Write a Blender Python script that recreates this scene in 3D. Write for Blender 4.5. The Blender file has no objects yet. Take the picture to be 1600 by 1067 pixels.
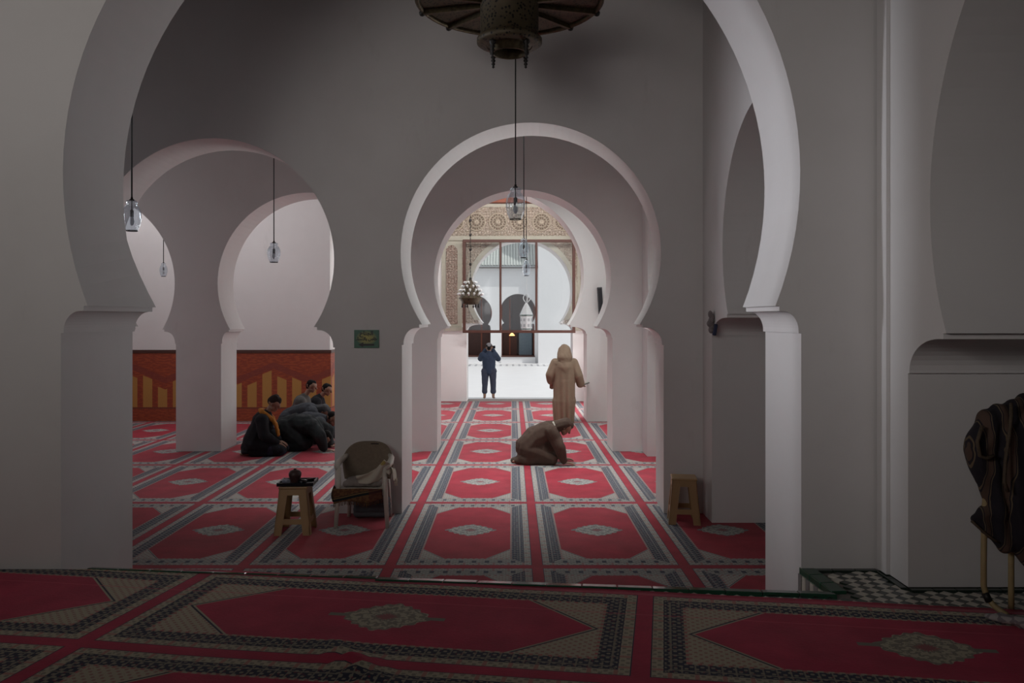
import bpy, bmesh, math, random
import numpy as np
from mathutils import Vector, Matrix, noise
from mathutils.geometry import tessellate_polygon

R_ = random.Random(7)
PI = math.pi
SC = bpy.context.scene
COL = SC.collection

# ------------------------------------------------------------------ camera
FPX = 1250.0      # focal length in pixels of the 1600 px wide frame
EYE = 2.15        # camera height over the lower hall floor
HOR = 497.0       # image row of the horizon
cam = bpy.data.cameras.new('camera')
cam.sensor_width = 36.0
cam.lens = 36.0 * FPX / 1600.0
cam.shift_y = -(533.5 - HOR) / 1600.0
cam.clip_start = 0.05
cam.clip_end = 300
camo = bpy.data.objects.new('camera', cam)
camo.location = (0, 0, EYE)
camo.rotation_euler = (PI / 2, 0, 0)
COL.objects.link(camo)
SC.camera = camo

# ------------------------------------------------------------------ world, sun, large lights, exposure
W = bpy.data.worlds.new('world')
SC.world = W
W.use_nodes = True
bg = W.node_tree.nodes['Background']
bg.inputs[0].default_value = (0.90, 0.94, 1.0, 1)
bg.inputs[1].default_value = 0.66

sun = bpy.data.lights.new('sun', 'SUN')
sun.energy = 1.8
sun.angle = 0.01
sun.color = (1.0, 0.97, 0.93)
suno = bpy.data.objects.new('sun', sun)
suno.rotation_euler = Vector((-0.45, 0.35, -1.0)).to_track_quat('-Z', 'Y').to_euler()
COL.objects.link(suno)


def area(name, loc, target, sx, sy, power, color, spread=180):
    l = bpy.data.lights.new(name, 'AREA')
    l.shape = 'RECTANGLE'
    l.size = sx
    l.size_y = sy
    l.energy = power
    l.color = color
    l.spread = math.radians(spread)
    o = bpy.data.objects.new(name, l)
    o.location = loc
    o.rotation_euler = (Vector(target) - Vector(loc)).to_track_quat('-Z', 'Y').to_euler()
    COL.objects.link(o)
    return o


# added unseen fill lights for the aisles and near hall, standing in for daylight
area('fill_first_aisle', (-8.6, 7.3, 3.4), (2.1, 5.95, 3.0), 0.7, 2.6, 13.5, (0.90, 0.93, 1.0), 28)
area('fill_first_aisle_right', (2.75, 6.9, 2.6), (-3.1, 6.1, 2.6), 1.4, 1.6, 2.0, (0.98, 0.97, 1.0), 60)
area('fill_second_aisle', (-8.6, 11.2, 2.6), (0, 10.8, 1.9), 2.2, 3.4, 35, (1.0, 0.96, 0.99))
area('fill_second_aisle_top', (0.0, 11.0, 5.6), (0.0, 11.0, 0), 3.6, 1.4, 58, (0.96, 1.0, 0.99), 75)
area('fill_third_aisle', (-6.3, 14.9, 5.5), (-6.1, 15.4, 0), 6.0, 2.0, 70, (1.0, 0.95, 0.98))
area('fill_third_aisle_top', (0.2, 15.1, 5.6), (0.2, 15.1, 0), 3.4, 1.6, 60, (0.97, 1.0, 0.99), 100)
area('fill_left_gap', (-2.6, 19.4, 3.0), (-4.4, 14.6, 0.6), 1.6, 2.5, 62, (1.0, 0.98, 0.98))
area('fill_last_aisle', (0.2, 17.7, 5.3), (0.2, 20.7, 2.6), 4.5, 0.5, 112, (1.0, 0.98, 0.97))
area('fill_second_aisle_right', (2.6, 11.7, 1.7), (-1.4, 9.1, 2.4), 1.4, 3.0, 12, (1.0, 0.98, 0.97), 100)
area('fill_second_aisle_right_low', (2.5, 10.4, 0.7), (0.2, 9.1, 4.2), 0.9, 1.1, 28, (0.93, 1.0, 0.99), 110)
area('fill_third_aisle_right', (2.6, 15.1, 1.7), (-1.0, 13.6, 2.2), 2.0, 3.0, 30, (0.95, 1.0, 0.98))
area('fill_last_aisle_right', (2.6, 19.05, 1.7), (-1.0, 17.6, 2.0), 2.0, 3.0, 125, (1.0, 0.98, 0.97))
area('fill_near_hall', (-4.5, -1.5, 4.9), (-3.6, 5.6, 4.4), 3.4, 2.4, 24, (1.0, 0.95, 0.90), 80)
area('fill_near_hall_right', (-5.5, -1.2, 4.3), (2.9, 5.35, 2.3), 1.6, 1.6, 6.0, (1.0, 0.95, 0.92), 36)
area('fill_near_hall_middle', (-2.6, -2.0, 3.5), (0.8, 8.8, 4.4), 3.0, 2.2, 12.5, (1.0, 0.95, 0.92), 80)

SC.view_settings.view_transform = 'Standard'
SC.view_settings.look = 'None'
SC.view_settings.gamma = 1.0
SC.view_settings.use_curve_mapping = False
SC.view_settings.exposure = 0.0
SC.cycles.use_denoising = True
SC.cycles.max_bounces = 10
SC.cycles.transparent_max_bounces = 24
SC.cycles.caustics_reflective = False
SC.cycles.caustics_refractive = False
SC.cycles.sample_clamp_indirect = 6.0


def U(px, py, Y):
    return Vector(((px - 800.0) * Y / FPX, Y, EYE - (py - HOR) * Y / FPX))


def Xp(px, Y):
    return (px - 800.0) * Y / FPX


def Zp(py, Y):
    return EYE - (py - HOR) * Y / FPX


# ------------------------------------------------------------------ object helpers
def tag(o, label=None, cat=None, group=None, kind=None):
    if label: o['label'] = label
    if cat: o['category'] = cat
    if group: o['group'] = group
    if kind: o['kind'] = kind
    return o


def empty(name, loc=(0, 0, 0), rz=0.0, label=None, cat=None, group=None):
    o = bpy.data.objects.new(name, None)
    o.empty_display_size = 0.1
    o.location = loc
    o.rotation_euler = (0, 0, rz)
    COL.objects.link(o)
    return tag(o, label, cat, group)


def link_mesh(name, me, mats=None, parent=None):
    o = bpy.data.objects.new(name, me)
    if mats is not None:
        for m in (mats if isinstance(mats, (list, tuple)) else [mats]):
            me.materials.append(m)
    COL.objects.link(o)
    if parent is not None:
        o.parent = parent
    return o


class MB:
    """collects geometry for one mesh object"""

    def __init__(self):
        self.bm = bmesh.new()

    def _add(self, geom_verts, mat=0, smooth=False):
        vs = set(geom_verts)
        for v in vs:
            for f in v.link_faces:
                f.material_index = mat
                f.smooth = smooth

    def box(self, c, s, rot=None, mat=0, taper=1.0):
        m = Matrix.Translation(c) @ (rot.to_4x4() if rot is not None else Matrix.Identity(4)) @ Matrix.Diagonal((s[0], s[1], s[2], 1))
        r = bmesh.ops.create_cube(self.bm, size=1.0)
        if taper != 1.0:
            for v in r['verts']:
                if v.co.z > 0:
                    v.co.x *= taper
                    v.co.y *= taper
        bmesh.ops.transform(self.bm, matrix=m, verts=r['verts'])
        self._add(r['verts'], mat)
        return self

    def lathe(self, prof, seg=32, c=(0, 0, 0), mat=0, smooth=True, ripple=None, rot=None, cap=False):
        c = Vector(c)
        rings = []
        for (r, z) in prof:
            ring = []
            for k in range(seg):
                a = 2 * PI * k / seg
                rr = r * (ripple(a) if ripple else 1.0)
                p = Vector((rr * math.cos(a), rr * math.sin(a), z))
                if rot is not None:
                    p = rot @ p
                ring.append(self.bm.verts.new(c + p))
            rings.append(ring)
        for i in range(len(rings) - 1):
            for k in range(seg):
                f = self.bm.faces.new((rings[i][k], rings[i][(k + 1) % seg], rings[i + 1][(k + 1) % seg], rings[i + 1][k]))
                f.smooth = smooth
                f.material_index = mat
        if cap:
            for ring, flip in ((rings[0], True), (rings[-1], False)):
                f = self.bm.faces.new(list(reversed(ring)) if flip else ring)
                f.material_index = mat
        return self

    def tube(self, pts, r, seg=8, mat=0, smooth=True, cap=True):
        pts = [Vector(p) for p in pts]
        rs = r if isinstance(r, (list, tuple)) else [r] * len(pts)
        rings = []
        up = Vector((0, 0, 1))
        prev = None
        for i, p in enumerate(pts):
            if i == 0: t = pts[1] - pts[0]
            elif i == len(pts) - 1: t = pts[-1] - pts[-2]
            else: t = pts[i + 1] - pts[i - 1]
            t.normalize()
            if prev is None:
                ref = up if abs(t.z) < 0.9 else Vector((1, 0, 0))
                n = t.cross(ref).normalized()
            else:
                n = (prev - t * prev.dot(t)).normalized()
            prev = n
            b = t.cross(n)
            rings.append([self.bm.verts.new(p + (n * math.cos(2 * PI * k / seg) + b * math.sin(2 * PI * k / seg)) * rs[i]) for k in range(seg)])
        for i in range(len(rings) - 1):
            for k in range(seg):
                f = self.bm.faces.new((rings[i][k], rings[i][(k + 1) % seg], rings[i + 1][(k + 1) % seg], rings[i + 1][k]))
                f.smooth = smooth
                f.material_index = mat
        if cap:
            self.bm.faces.new(list(reversed(rings[0]))).material_index = mat
            self.bm.faces.new(rings[-1]).material_index = mat
        return self

    def sphere(self, c, s, sub=2, mat=0, rot=None):
        if not isinstance(s, (tuple, list)): s = (s, s, s)
        m = Matrix.Translation(c) @ (rot.to_4x4() if rot is not None else Matrix.Identity(4)) @ Matrix.Diagonal((s[0], s[1], s[2], 1))
        r = bmesh.ops.create_icosphere(self.bm, subdivisions=sub, radius=1.0, matrix=m)
        self._add(r['verts'], mat, True)
        return self

    def quad(self, a, b, c, d, mat=0):
        f = self.bm.faces.new([self.bm.verts.new(Vector(p)) for p in (a, b, c, d)])
        f.material_index = mat
        return self

    def prism(self, outline, z0, z1, mat=0, axis='z', holes=None):
        """outline: 2D points; axis z: (x,y) extruded in z; axis y: (x,z) extruded in y; axis x: (y,z) extruded in x"""
        def P(p, h):
            if axis == 'z': return Vector((p[0], p[1], h))
            if axis == 'y': return Vector((p[0], h, p[1]))
            return Vector((h, p[0], p[1]))
        loops = [outline] + (holes or [])
        flat = [p for L in loops for p in L]
        tri = tessellate_polygon([[Vector((p[0], p[1], 0)) for p in L] for L in loops])
        lo = [self.bm.verts.new(P(p, z0)) for p in flat]
        hi = [self.bm.verts.new(P(p, z1)) for p in flat]
        for t in tri:
            for vs in ((lo[t[0]], lo[t[1]], lo[t[2]]), (hi[t[2]], hi[t[1]], hi[t[0]])):
                try:
                    self.bm.faces.new(vs).material_index = mat
                except ValueError:
                    pass
        k = 0
        for L in loops:
            n = len(L)
            for i in range(n):
                a, b = k + i, k + (i + 1) % n
                self.bm.faces.new((lo[a], lo[b], hi[b], hi[a])).material_index = mat
            k += n
        return self

    def bevel(self, w, seg=2):
        bmesh.ops.bevel(self.bm, geom=[e for e in self.bm.edges if e.is_manifold and e.calc_face_angle(0) > 0.5],
                        offset=w, segments=seg, affect='EDGES', profile=0.5)
        return self

    def build(self, name, mats, parent=None, recalc=True):
        if recalc:
            bmesh.ops.recalc_face_normals(self.bm, faces=self.bm.faces)
        me = bpy.data.meshes.new(name)
        self.bm.to_mesh(me)
        self.bm.free()
        return link_mesh(name, me, mats, parent)


# ------------------------------------------------------------------ materials
class NT:
    def __init__(self, name):
        self.mat = bpy.data.materials.new(name)
        self.mat.use_nodes = True
        self.t = self.mat.node_tree
        self.n = self.t.nodes
        self.bsdf = self.n['Principled BSDF']

    def link(self, a, b):
        self.t.links.new(a, b)

    def _in(self, node, i, v):
        if v is None: return
        if hasattr(v, 'is_output'):
            self.link(v, node.inputs[i])
        else:
            node.inputs[i].default_value = v

    def m(self, op, a, b=None, c=None, clamp=False):
        nd = self.n.new('ShaderNodeMath')
        nd.operation = op
        nd.use_clamp = clamp
        self._in(nd, 0, a); self._in(nd, 1, b); self._in(nd, 2, c)
        return nd.outputs[0]

    def mix(self, fac, a, b):
        nd = self.n.new('ShaderNodeMix')
        nd.data_type = 'RGBA'
        for i, v in ((0, fac), (6, a), (7, b)):
            if hasattr(v, 'is_output'): self.link(v, nd.inputs[i])
            elif i == 0: nd.inputs[0].default_value = v
            else: nd.inputs[i].default_value = (v[0], v[1], v[2], 1)
        return nd.outputs[2]

    def coord(self, kind='Object'):
        return self.n.new('ShaderNodeTexCoord').outputs[kind]

    def sep(self, v):
        nd = self.n.new('ShaderNodeSeparateXYZ')
        self.link(v, nd.inputs[0])
        return nd.outputs[0], nd.outputs[1], nd.outputs[2]

    def comb(self, x, y, z=0.0):
        nd = self.n.new('ShaderNodeCombineXYZ')
        self._in(nd, 0, x); self._in(nd, 1, y); self._in(nd, 2, z)
        return nd.outputs[0]

    def noise(self, vec, scale, detail=4, rough=0.55):
        nd = self.n.new('ShaderNodeTexNoise')
        self._in(nd, 'Vector', vec)
        nd.inputs['Scale'].default_value = scale
        nd.inputs['Detail'].default_value = detail
        nd.inputs['Roughness'].default_value = rough
        return nd.outputs[0]

    def voronoi(self, vec, scale, feature='F1'):
        nd = self.n.new('ShaderNodeTexVoronoi')
        nd.feature = feature
        self._in(nd, 'Vector', vec)
        nd.inputs['Scale'].default_value = scale
        return nd.outputs[0]

    def ramp(self, fac, lo, hi):
        return self.m('SMOOTHSTEP' if False else 'DIVIDE', self.m('SUBTRACT', fac, lo), hi - lo, clamp=True)

    def bump(self, h, strength=0.3, dist=0.01):
        nd = self.n.new('ShaderNodeBump')
        nd.inputs['Strength'].default_value = strength
        nd.inputs['Distance'].default_value = dist
        self.link(h, nd.inputs['Height'])
        self.link(nd.outputs[0], self.bsdf.inputs['Normal'])

    def out(self, color, rough=0.8, metal=0.0, spec=None):
        b = self.bsdf
        if hasattr(color, 'is_output'): self.link(color, b.inputs['Base Color'])
        else: b.inputs['Base Color'].default_value = (color[0], color[1], color[2], 1)
        if hasattr(rough, 'is_output'): self.link(rough, b.inputs['Roughness'])
        else: b.inputs['Roughness'].default_value = rough
        b.inputs['Metallic'].default_value = metal
        if spec is not None: b.inputs['Specular IOR Level'].default_value = spec
        return self.mat


def plaster(name, base, stain):
    n = NT(name)
    co = n.coord('Object')
    a = n.noise(co, 0.9, 5)
    b = n.noise(co, 7.0, 4)
    f = n.m('MULTIPLY', n.ramp(a, 0.42, 0.72), 0.45)
    c = n.mix(f, base, stain)
    sc = n.ramp(n.noise(n.comb(*n.sep(co)[:2], n.m('MULTIPLY', n.sep(co)[2], 0.35)), 2.3, 6, 0.7), 0.62, 0.75)
    c = n.mix(n.m('MULTIPLY', sc, 0.22), c, (stain[0] * 0.7, stain[1] * 0.68, stain[2] * 0.66))
    c = n.mix(n.m('MULTIPLY', n.ramp(b, 0.4, 0.7), 0.10), c, (base[0] * 1.08, base[1] * 1.08, base[2] * 1.08))
    n.bump(n.m('ADD', b, n.m('MULTIPLY', a, 2.0)), 0.25, 0.006)
    return n.out(c, 0.75, spec=0.25)


def plain(name, base, var=0.12, scale=20.0, rough=0.6, metal=0.0, bump=0.0, spec=None):
    n = NT(name)
    co = n.coord('Object')
    a = n.noise(co, scale, 4)
    dark = tuple(x * (1 - var * 2) for x in base)
    c = n.mix(a, dark, tuple(min(1, x * (1 + var)) for x in base))
    if bump: n.bump(a, bump, 0.004)
    return n.out(c, rough, metal, spec)


M_WALL = plaster('lime_plaster', (0.655, 0.635, 0.632), (0.56, 0.535, 0.525))
M_WHITE = plaster('white_plaster', (0.80, 0.79, 0.78), (0.72, 0.71, 0.70))
M_COURT = plaster('courtyard_whitewash', (0.82, 0.82, 0.82), (0.76, 0.76, 0.77))
M_MARBLE = plain('courtyard_marble', (0.80, 0.80, 0.80), 0.03, 2.0, 0.5)
M_CEIL = plain('ceiling_wood', (0.10, 0.07, 0.05), 0.3, 3.0, 0.8)
M_STONE = plain('subfloor', (0.25, 0.22, 0.20), 0.2, 5.0, 0.9)
M_REDWOOD = plain('red_cedar', (0.30, 0.085, 0.045), 0.2, 6.0, 0.6)
M_BROWNWOOD = plain('dark_red_wood', (0.085, 0.030, 0.020), 0.2, 9.0, 0.55)
M_GREENTILE = plain('green_glaze', (0.02, 0.085, 0.048), 0.25, 14.0, 0.15)
M_WHITETILE = plain('cream_glaze', (0.62, 0.58, 0.50), 0.12, 12.0, 0.25)
M_RISER = plain('grey_zellij', (0.26, 0.25, 0.24), 0.3, 60.0, 0.3)
M_DARKTILE = plain('black_green_glaze', (0.025, 0.04, 0.03), 0.3, 12.0, 0.22)
M_BRASS = plain('aged_brass', (0.10, 0.075, 0.04), 0.5, 25.0, 0.5, 0.7, 0.4)
M_BLACKMETAL = plain('blackened_metal', (0.03, 0.027, 0.025), 0.3, 20.0, 0.5, 0.6)
M_CORD = plain('black_cord', (0.012, 0.012, 0.014), 0.2, 30.0, 0.6)
M_BULB = plain('unlit_bulb', (0.55, 0.55, 0.57), 0.05, 5.0, 0.15)


def carpet_mat(name, Su, Sv, cu, cv, pale_ends, mu, mv, red, cream, navy, crease=None, rough=0.75):
    """Su, Sv: size of a rug cell in metres along u and v; cu, cv: size of the corner triangles; mu, mv: half size of the medallion"""
    n = NT(name)
    u, v, _ = n.sep(n.coord('UV'))

    def edge(t, S):
        fr = n.m('FRACT', n.m('ADD', t, 100.0))
        return n.m('MULTIPLY', n.m('SUBTRACT', 0.5, n.m('ABSOLUTE', n.m('SUBTRACT', fr, 0.5))), S), n.m('MULTIPLY', n.m('SUBTRACT', fr, 0.5), S)
    du, cu0 = edge(u, Su)
    dv, cv0 = edge(v, Sv)
    um = n.m('MULTIPLY', u, Su)
    vm = n.m('MULTIPLY', v, Sv)
    mv2 = n.comb(um, vm)
    d = n.m('MINIMUM', du, dv)
    isend = n.m('LESS_THAN', dv, du)

    def lt(x, k): return n.m('LESS_THAN', x, k)

    def gt(x, k): return n.m('GREATER_THAN', x, k)

    def AND(*a):
        r = a[0]
        for b in a[1:]: r = n.m('MULTIPLY', r, b)
        return r

    def stripes(t, period, duty):
        return lt(n.m('FRACT', n.m('ADD', n.m('DIVIDE', t, period), 100.0)), duty)
    pile = n.noise(mv2, 55.0, 3)
    wear = n.noise(mv2, 3.2, 5, 0.6)
    redc = n.mix(n.ramp(wear, 0.35, 0.7), red, tuple(x * 1.45 + 0.006 for x in red))
    redc = n.mix(n.m('MULTIPLY', pile, 0.35), redc, tuple(x * 0.55 for x in red))
    # small woven motifs
    mot = n.m('MULTIPLY', n.m('SINE', n.m('MULTIPLY', um, 2 * PI / 0.052)), n.m('SINE', n.m('MULTIPLY', vm, 2 * PI / 0.052)))
    vor = n.voronoi(mv2, 46.0)
    vor2 = n.voronoi(mv2, 30.0)
    along = n.mix(isend, n.comb(vm, 0, 0), n.comb(um, 0, 0))
    al, _, _ = n.sep(along)
    knot = n.m('MAXIMUM', gt(mot, 0.28), lt(vor, 0.22))
    gridl = n.m('MAXIMUM', stripes(al, 0.065, 0.14), lt(n.m('ABSOLUTE', n.m('SUBTRACT', d, 0.147)), 0.006))
    mid = tuple((cream[i] * 0.42 + navy[i] * 0.58) for i in range(3))
    light = n.mix(n.m('MULTIPLY', knot, 0.8), cream, mid)
    light = n.mix(AND(stripes(al, 0.13, 0.16)), light, tuple(0.5 * (a + b) for a, b in zip(red, cream)))
    darkb = n.mix(n.m('MULTIPLY', n.m('MAXIMUM', n.m('MULTIPLY', gridl, 0.5), n.m('MULTIPLY', gt(mot, 0.35), 0.62)), 0.95), navy, cream)
    darkb = n.mix(n.m('MULTIPLY', lt(vor2, 0.2), 0.6), darkb, tuple(x * 0.6 for x in red))
    if pale_ends:
        pale = n.mix(n.m('ADD', n.m('MULTIPLY', knot, 0.6), 0.25), cream, mid)
        sq = AND(stripes(al, 0.115, 0.34), gt(d, 0.115), lt(d, 0.175))
        pale = n.mix(n.m('MULTIPLY', sq, 0.9), pale, navy)
        darkb = n.mix(isend, darkb, pale)
    corner = n.mix(n.m('MULTIPLY', n.m('MAXIMUM', gt(mot, 0.45), lt(vor, 0.15)), 0.7), cream, tuple(0.5 * (a + b) for a, b in zip(red, mid)))
    # medallion
    au = n.m('ABSOLUTE', cu0)
    av = n.m('ABSOLUTE', cv0)
    wob = n.m('MULTIPLY', n.m('SINE', n.m('MULTIPLY', n.m('ARCTAN2', cv0, cu0), 16.0)), 0.05)
    dia = n.m('ADD', n.m('DIVIDE', au, mu), n.m('DIVIDE', av, mv))
    rr = n.m('SQRT', n.m('ADD', n.m('POWER', n.m('DIVIDE', au, mu), 2.0), n.m('POWER', n.m('DIVIDE', av, mv), 2.0)))
    md = n.m('ADD', n.m('ADD', n.m('MULTIPLY', dia, 0.55), n.m('MULTIPLY', rr, 0.45)), wob)
    inmed = lt(md, 1.0)
    medc = n.mix(n.m('MULTIPLY', n.m('MAXIMUM', gt(n.m('SINE', n.m('ADD', n.m('MULTIPLY', md, 19.0), n.m('MULTIPLY', vor2, 5.0))), 0.25), lt(vor, 0.3)), 0.9), cream, mid)
    medc = n.mix(lt(md, 0.22), medc, tuple(0.5 * (a + b) for a, b in zip(red, mid)))
    tips = AND(lt(av, 0.022), gt(au, mu * 0.85), lt(au, mu * (1.04 if pale_ends else 1.28)))
    ch = n.m('ADD', n.m('DIVIDE', n.m('SUBTRACT', du, 0.235), cu), n.m('DIVIDE', n.m('SUBTRACT', dv, 0.235), cv))
    c = redc
    c = n.mix(inmed, c, medc)
    c = n.mix(tips, c, mid)
    c = n.mix(lt(ch, 1.10), c, tuple(x * 0.9 for x in cream))
    c = n.mix(lt(ch, 1.06), c, navy)
    c = n.mix(lt(ch, 1.02), c, corner)
    dash = n.m('MAXIMUM', stripes(al, 0.05, 0.55), 0.35)
    c = n.mix(n.m('MULTIPLY', lt(d, 0.238), 1.0), c, n.mix(dash, redc, tuple(x * 0.85 for x in cream)))
    c = n.mix(lt(d, 0.222), c, darkb)
    c = n.mix(lt(d, 0.116), c, navy)
    c = n.mix(lt(d, 0.110), c, light)
    c = n.mix(lt(d, 0.052), c, navy)
    c = n.mix(lt(d, 0.046), c, redc)
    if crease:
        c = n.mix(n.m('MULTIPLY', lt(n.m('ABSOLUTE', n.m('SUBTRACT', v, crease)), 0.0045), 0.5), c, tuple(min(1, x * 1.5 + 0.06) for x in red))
    c = n.mix(n.m('MULTIPLY', n.ramp(n.noise(mv2, 1.1, 5), 0.45, 0.75), 0.12), c, (0.22, 0.17, 0.17))
    n.bump(n.m('ADD', pile, n.m('MULTIPLY', wear, 0.6)), 0.35, 0.006)
    m = n.out(c, rough, spec=0.22)
    n.bsdf.inputs['Sheen Weight'].default_value = 0.07
    n.bsdf.inputs['Sheen Roughness'].default_value = 0.5
    return m


CR = (0.33, 0.018, 0.038)
CC = (0.41, 0.405, 0.37)
CN = (0.028, 0.040, 0.075)
M_CARPET_LOW = carpet_mat('lower_carpet_pile', 1.28, 2.4, 0.20, 0.27, True, 0.25, 0.22, CR, CC, CN)
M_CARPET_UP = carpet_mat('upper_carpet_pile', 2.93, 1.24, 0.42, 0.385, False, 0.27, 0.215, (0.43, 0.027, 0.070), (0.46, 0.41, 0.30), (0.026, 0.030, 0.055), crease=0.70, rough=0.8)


# ------------------------------------------------------------------ walls with horseshoe arches
def arc_pts(cx, cz, R, zi, n=72):
    """circle points from the left foot over the top to the right foot; foot at height zi under the centre"""
    a0 = math.asin(max(-1, min(1, (cz - zi) / R)))
    th0 = PI + a0
    th1 = -a0
    return [(cx + R * math.cos(th0 + (th1 - th0) * i / n), cz + R * math.sin(th0 + (th1 - th0) * i / n)) for i in range(n + 1)]


def opening(jl, jr, cx, cz, R, zi, hc, z0=0.0, lip=0.035):
    arc = arc_pts(cx, cz, R, zi)
    tl, tr = arc[0][0], arc[-1][0]

    def side(j, t, s):
        """from the floor up to the arch foot; s: -1 left side, +1 right side"""
        w = abs(j - t)
        stepx = min(0.018, w * 0.1)
        l1, l2 = min(0.035, w * 0.15), min(0.07, w * 0.28)
        x_c0 = t + s * l2
        x_c1 = j - s * stepx
        pts = [(j, z0), (j, zi - lip - hc - 0.0), (x_c1, zi - lip - hc)]
        N = 10
        for i in range(N, -1, -1):
            a = 0.5 * PI * i / N
            pts.append((x_c0 + (x_c1 - x_c0) * math.sin(a), zi - lip - (hc * 0.92) * (1 - math.cos(a))))
        pts += [(t + s * l1, zi - lip), (t + s * l1, zi)]
        return pts
    left = side(jl, tl, -1)
    right = list(reversed(side(jr, tr, 1)))
    return left + arc + right


def rect_opening(jl, jr, z1, z0=0.0):
    return [(jl, z0), (jl, z1), (jr, z1), (jr, z0)]


def arch_wall(name, d0, d1, a0, a1, z0, z1, openings, mat, axis='y', shifts=None, jamb_mat=None):
    """a wall slab from d0 to d1 (depth) and a0 to a1 (width); openings listed from low to high along the width"""
    bm = bmesh.new()

    def P(p, d):
        return Vector((p[0], d, p[1])) if axis == 'y' else Vector((d, p[0], p[1]))
    front = [(a0, z0)]
    marks = []
    for op in openings:
        o = [(p[0], z0 if i in (0, len(op) - 1) else p[1]) for i, p in enumerate(op)]
        marks.append((len(front), len(front) + len(o)))
        front += o
    front += [(a1, z0), (a1, z1), (a0, z1)]
    back = list(front)
    for k, (i0, i1) in enumerate(marks):
        sh = shifts[k] if shifts else 0.0
        for i in range(i0, i1):
            back[i] = (front[i][0] + (sh(front[i]) if callable(sh) else sh), front[i][1])
    tri = tessellate_polygon([[Vector((p[0], p[1], 0)) for p in front]])
    fv = [bm.verts.new(P(p, d0)) for p in front]
    bv = [bm.verts.new(P(p, d1)) for p in back]
    for t in tri:
        bm.faces.new([fv[i] for i in t])
        bm.faces.new([bv[i] for i in reversed(t)])
    n = len(front)
    for i in range(n):
        j = (i + 1) % n
        bm.faces.new((fv[i], fv[j], bv[j], bv[i]))
    bmesh.ops.recalc_face_normals(bm, faces=bm.faces)
    me = bpy.data.meshes.new(name)
    bm.to_mesh(me)
    bm.free()
    o = link_mesh(name, me, mat)
    tag(o, kind='structure')
    return o


TOP = 5.72
PLAT = 0.40
# first (nearest) arcade
arch_wall('wall_near', 5.57, 6.32, -9.5, 6.5, 0.002, TOP,
          [opening(-3.14, 2.014, -0.56, 3.16, 2.567, 2.235, 0.155)], M_WALL,
          shifts=[lambda p: -0.012 + min(1.0, max(0.0, (-0.56 - p[0]) / 1.2)) * (0.067 + 0.087 * (1 - min(1.0, max(0.0, (p[1] - 2.24) / 0.5))))])
# second arcade
Y2 = 8.80
arch_wall('wall_middle', Y2, Y2 + 0.64, -9.5, 6.5, 0.002, TOP,
          [opening(Xp(240, Y2) - 2.15, Xp(130, Y2) - 0.95, Xp(90, Y2) - 1.0, Zp(406, Y2), 1.35, Zp(511, Y2), 0.19),
           opening(Xp(138, Y2), Xp(523, Y2), Xp(332, Y2), Zp(406, Y2), 190 * Y2 / FPX, Zp(511, Y2), 0.19),
           opening(Xp(628, Y2), Xp(1037, Y2), Xp(829.5, Y2), Zp(395, Y2), 203.5 * Y2 / FPX, Zp(507, Y2), 0.19)],
          M_WALL, shifts=[0, 0, 0.03])
# third arcade
Y3 = 12.90
arch_wall('wall_third', Y3, Y3 + 0.72, -9.5, 6.5, 0.002, TOP,
          [opening(Xp(8, Y3), Xp(275, Y3), Xp(131, Y3), Zp(443, Y3), 142 * Y3 / FPX, Zp(515, Y3), 0.19),
           opening(Xp(345.5, Y3), Xp(622, Y3), Xp(482, Y3), Zp(443, Y3), 142 * Y3 / FPX, Zp(515, Y3), 0.19),
           opening(Xp(683, Y3), Xp(957, Y3), Xp(816.5, Y3), Zp(435, Y3), 138.5 * Y3 / FPX, Zp(510, Y3), 0.15)],
          M_WALL)
# fourth arcade
Y4 = 16.65
arch_wall('wall_fourth', Y4, Y4 + 0.75, -9.5, 6.5, 0.002, TOP,
          [rect_opening(Xp(515.5, Y4), Xp(607, Y4), 5.2),
           opening(Xp(640, Y4), Xp(917, Y4), Xp(778.5, Y4), Zp(432, Y4), 134 * Y4 / FPX, Zp(508, Y4), 0.15)],
          M_WHITE)
# facade to the courtyard
Y5 = 20.70
arch_wall('wall_courtyard', Y5, Y5 + 0.8, -9.5, 6.5, -0.3, TOP,
          [opening(Xp(729, Y5), Xp(895, Y5), Xp(815, Y5), Zp(454, Y5), 79 * Y5 / FPX, Zp(505, Y5), 0.12)],
          M_WHITE)

# transverse arcades along the right of the nave
arch_wall('wall_right_near', 2.56, 3.60, -3.5, 5.56, PLAT + 0.012, TOP,
          [opening(1.10, 5.17, 3.12, 2.85, 1.78, 2.06, 0.23)], M_WALL, axis='x')
arch_wall('wall_right_middle', 2.10, 3.10, 5.60, Y2 + 0.1, 0.002, TOP,
          [opening(5.68, 8.40, 6.78, 2.85, 1.2, 2.19, 0.19)], M_WALL, axis='x')
arch_wall('wall_right_far', 2.10, 3.10, Y2 + 0.5, Y5, 0.002, TOP,
          [opening(9.9, 12.42, 11.16, 2.95, 1.22, 2.05, 0.17),
           opening(14.0, 16.2, 15.1, 2.95, 1.05, 2.05, 0.17),
           opening(17.9, 20.2, 19.05, 2.95, 1.08, 2.05, 0.17)], M_WALL, axis='x')

# closing walls, floors and ceiling
def slab(name, lo, hi, mat):
    b = MB()
    b.box([(lo[i] + hi[i]) / 2 for i in range(3)], [hi[i] - lo[i] for i in range(3)], mat=0)
    return tag(b.build(name, mat), kind='structure')


slab('wall_left', (-9.8, -3.5, -0.3), (-9.5, 21.5, TOP), M_WALL)
slab('wall_right', (6.5, -3.5, -0.3), (6.8, 21.5, TOP), M_WALL)
slab('wall_back', (-9.8, -3.8, -0.3), (6.8, -3.5, TOP), M_WALL)
slab('ceiling', (-9.8, -3.8, TOP), (6.8, 21.9, TOP + 0.25), M_CEIL)
slab('floor', (-9.8, -3.5, -0.30), (6.8, 21.5, -0.02), M_STONE)

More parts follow.
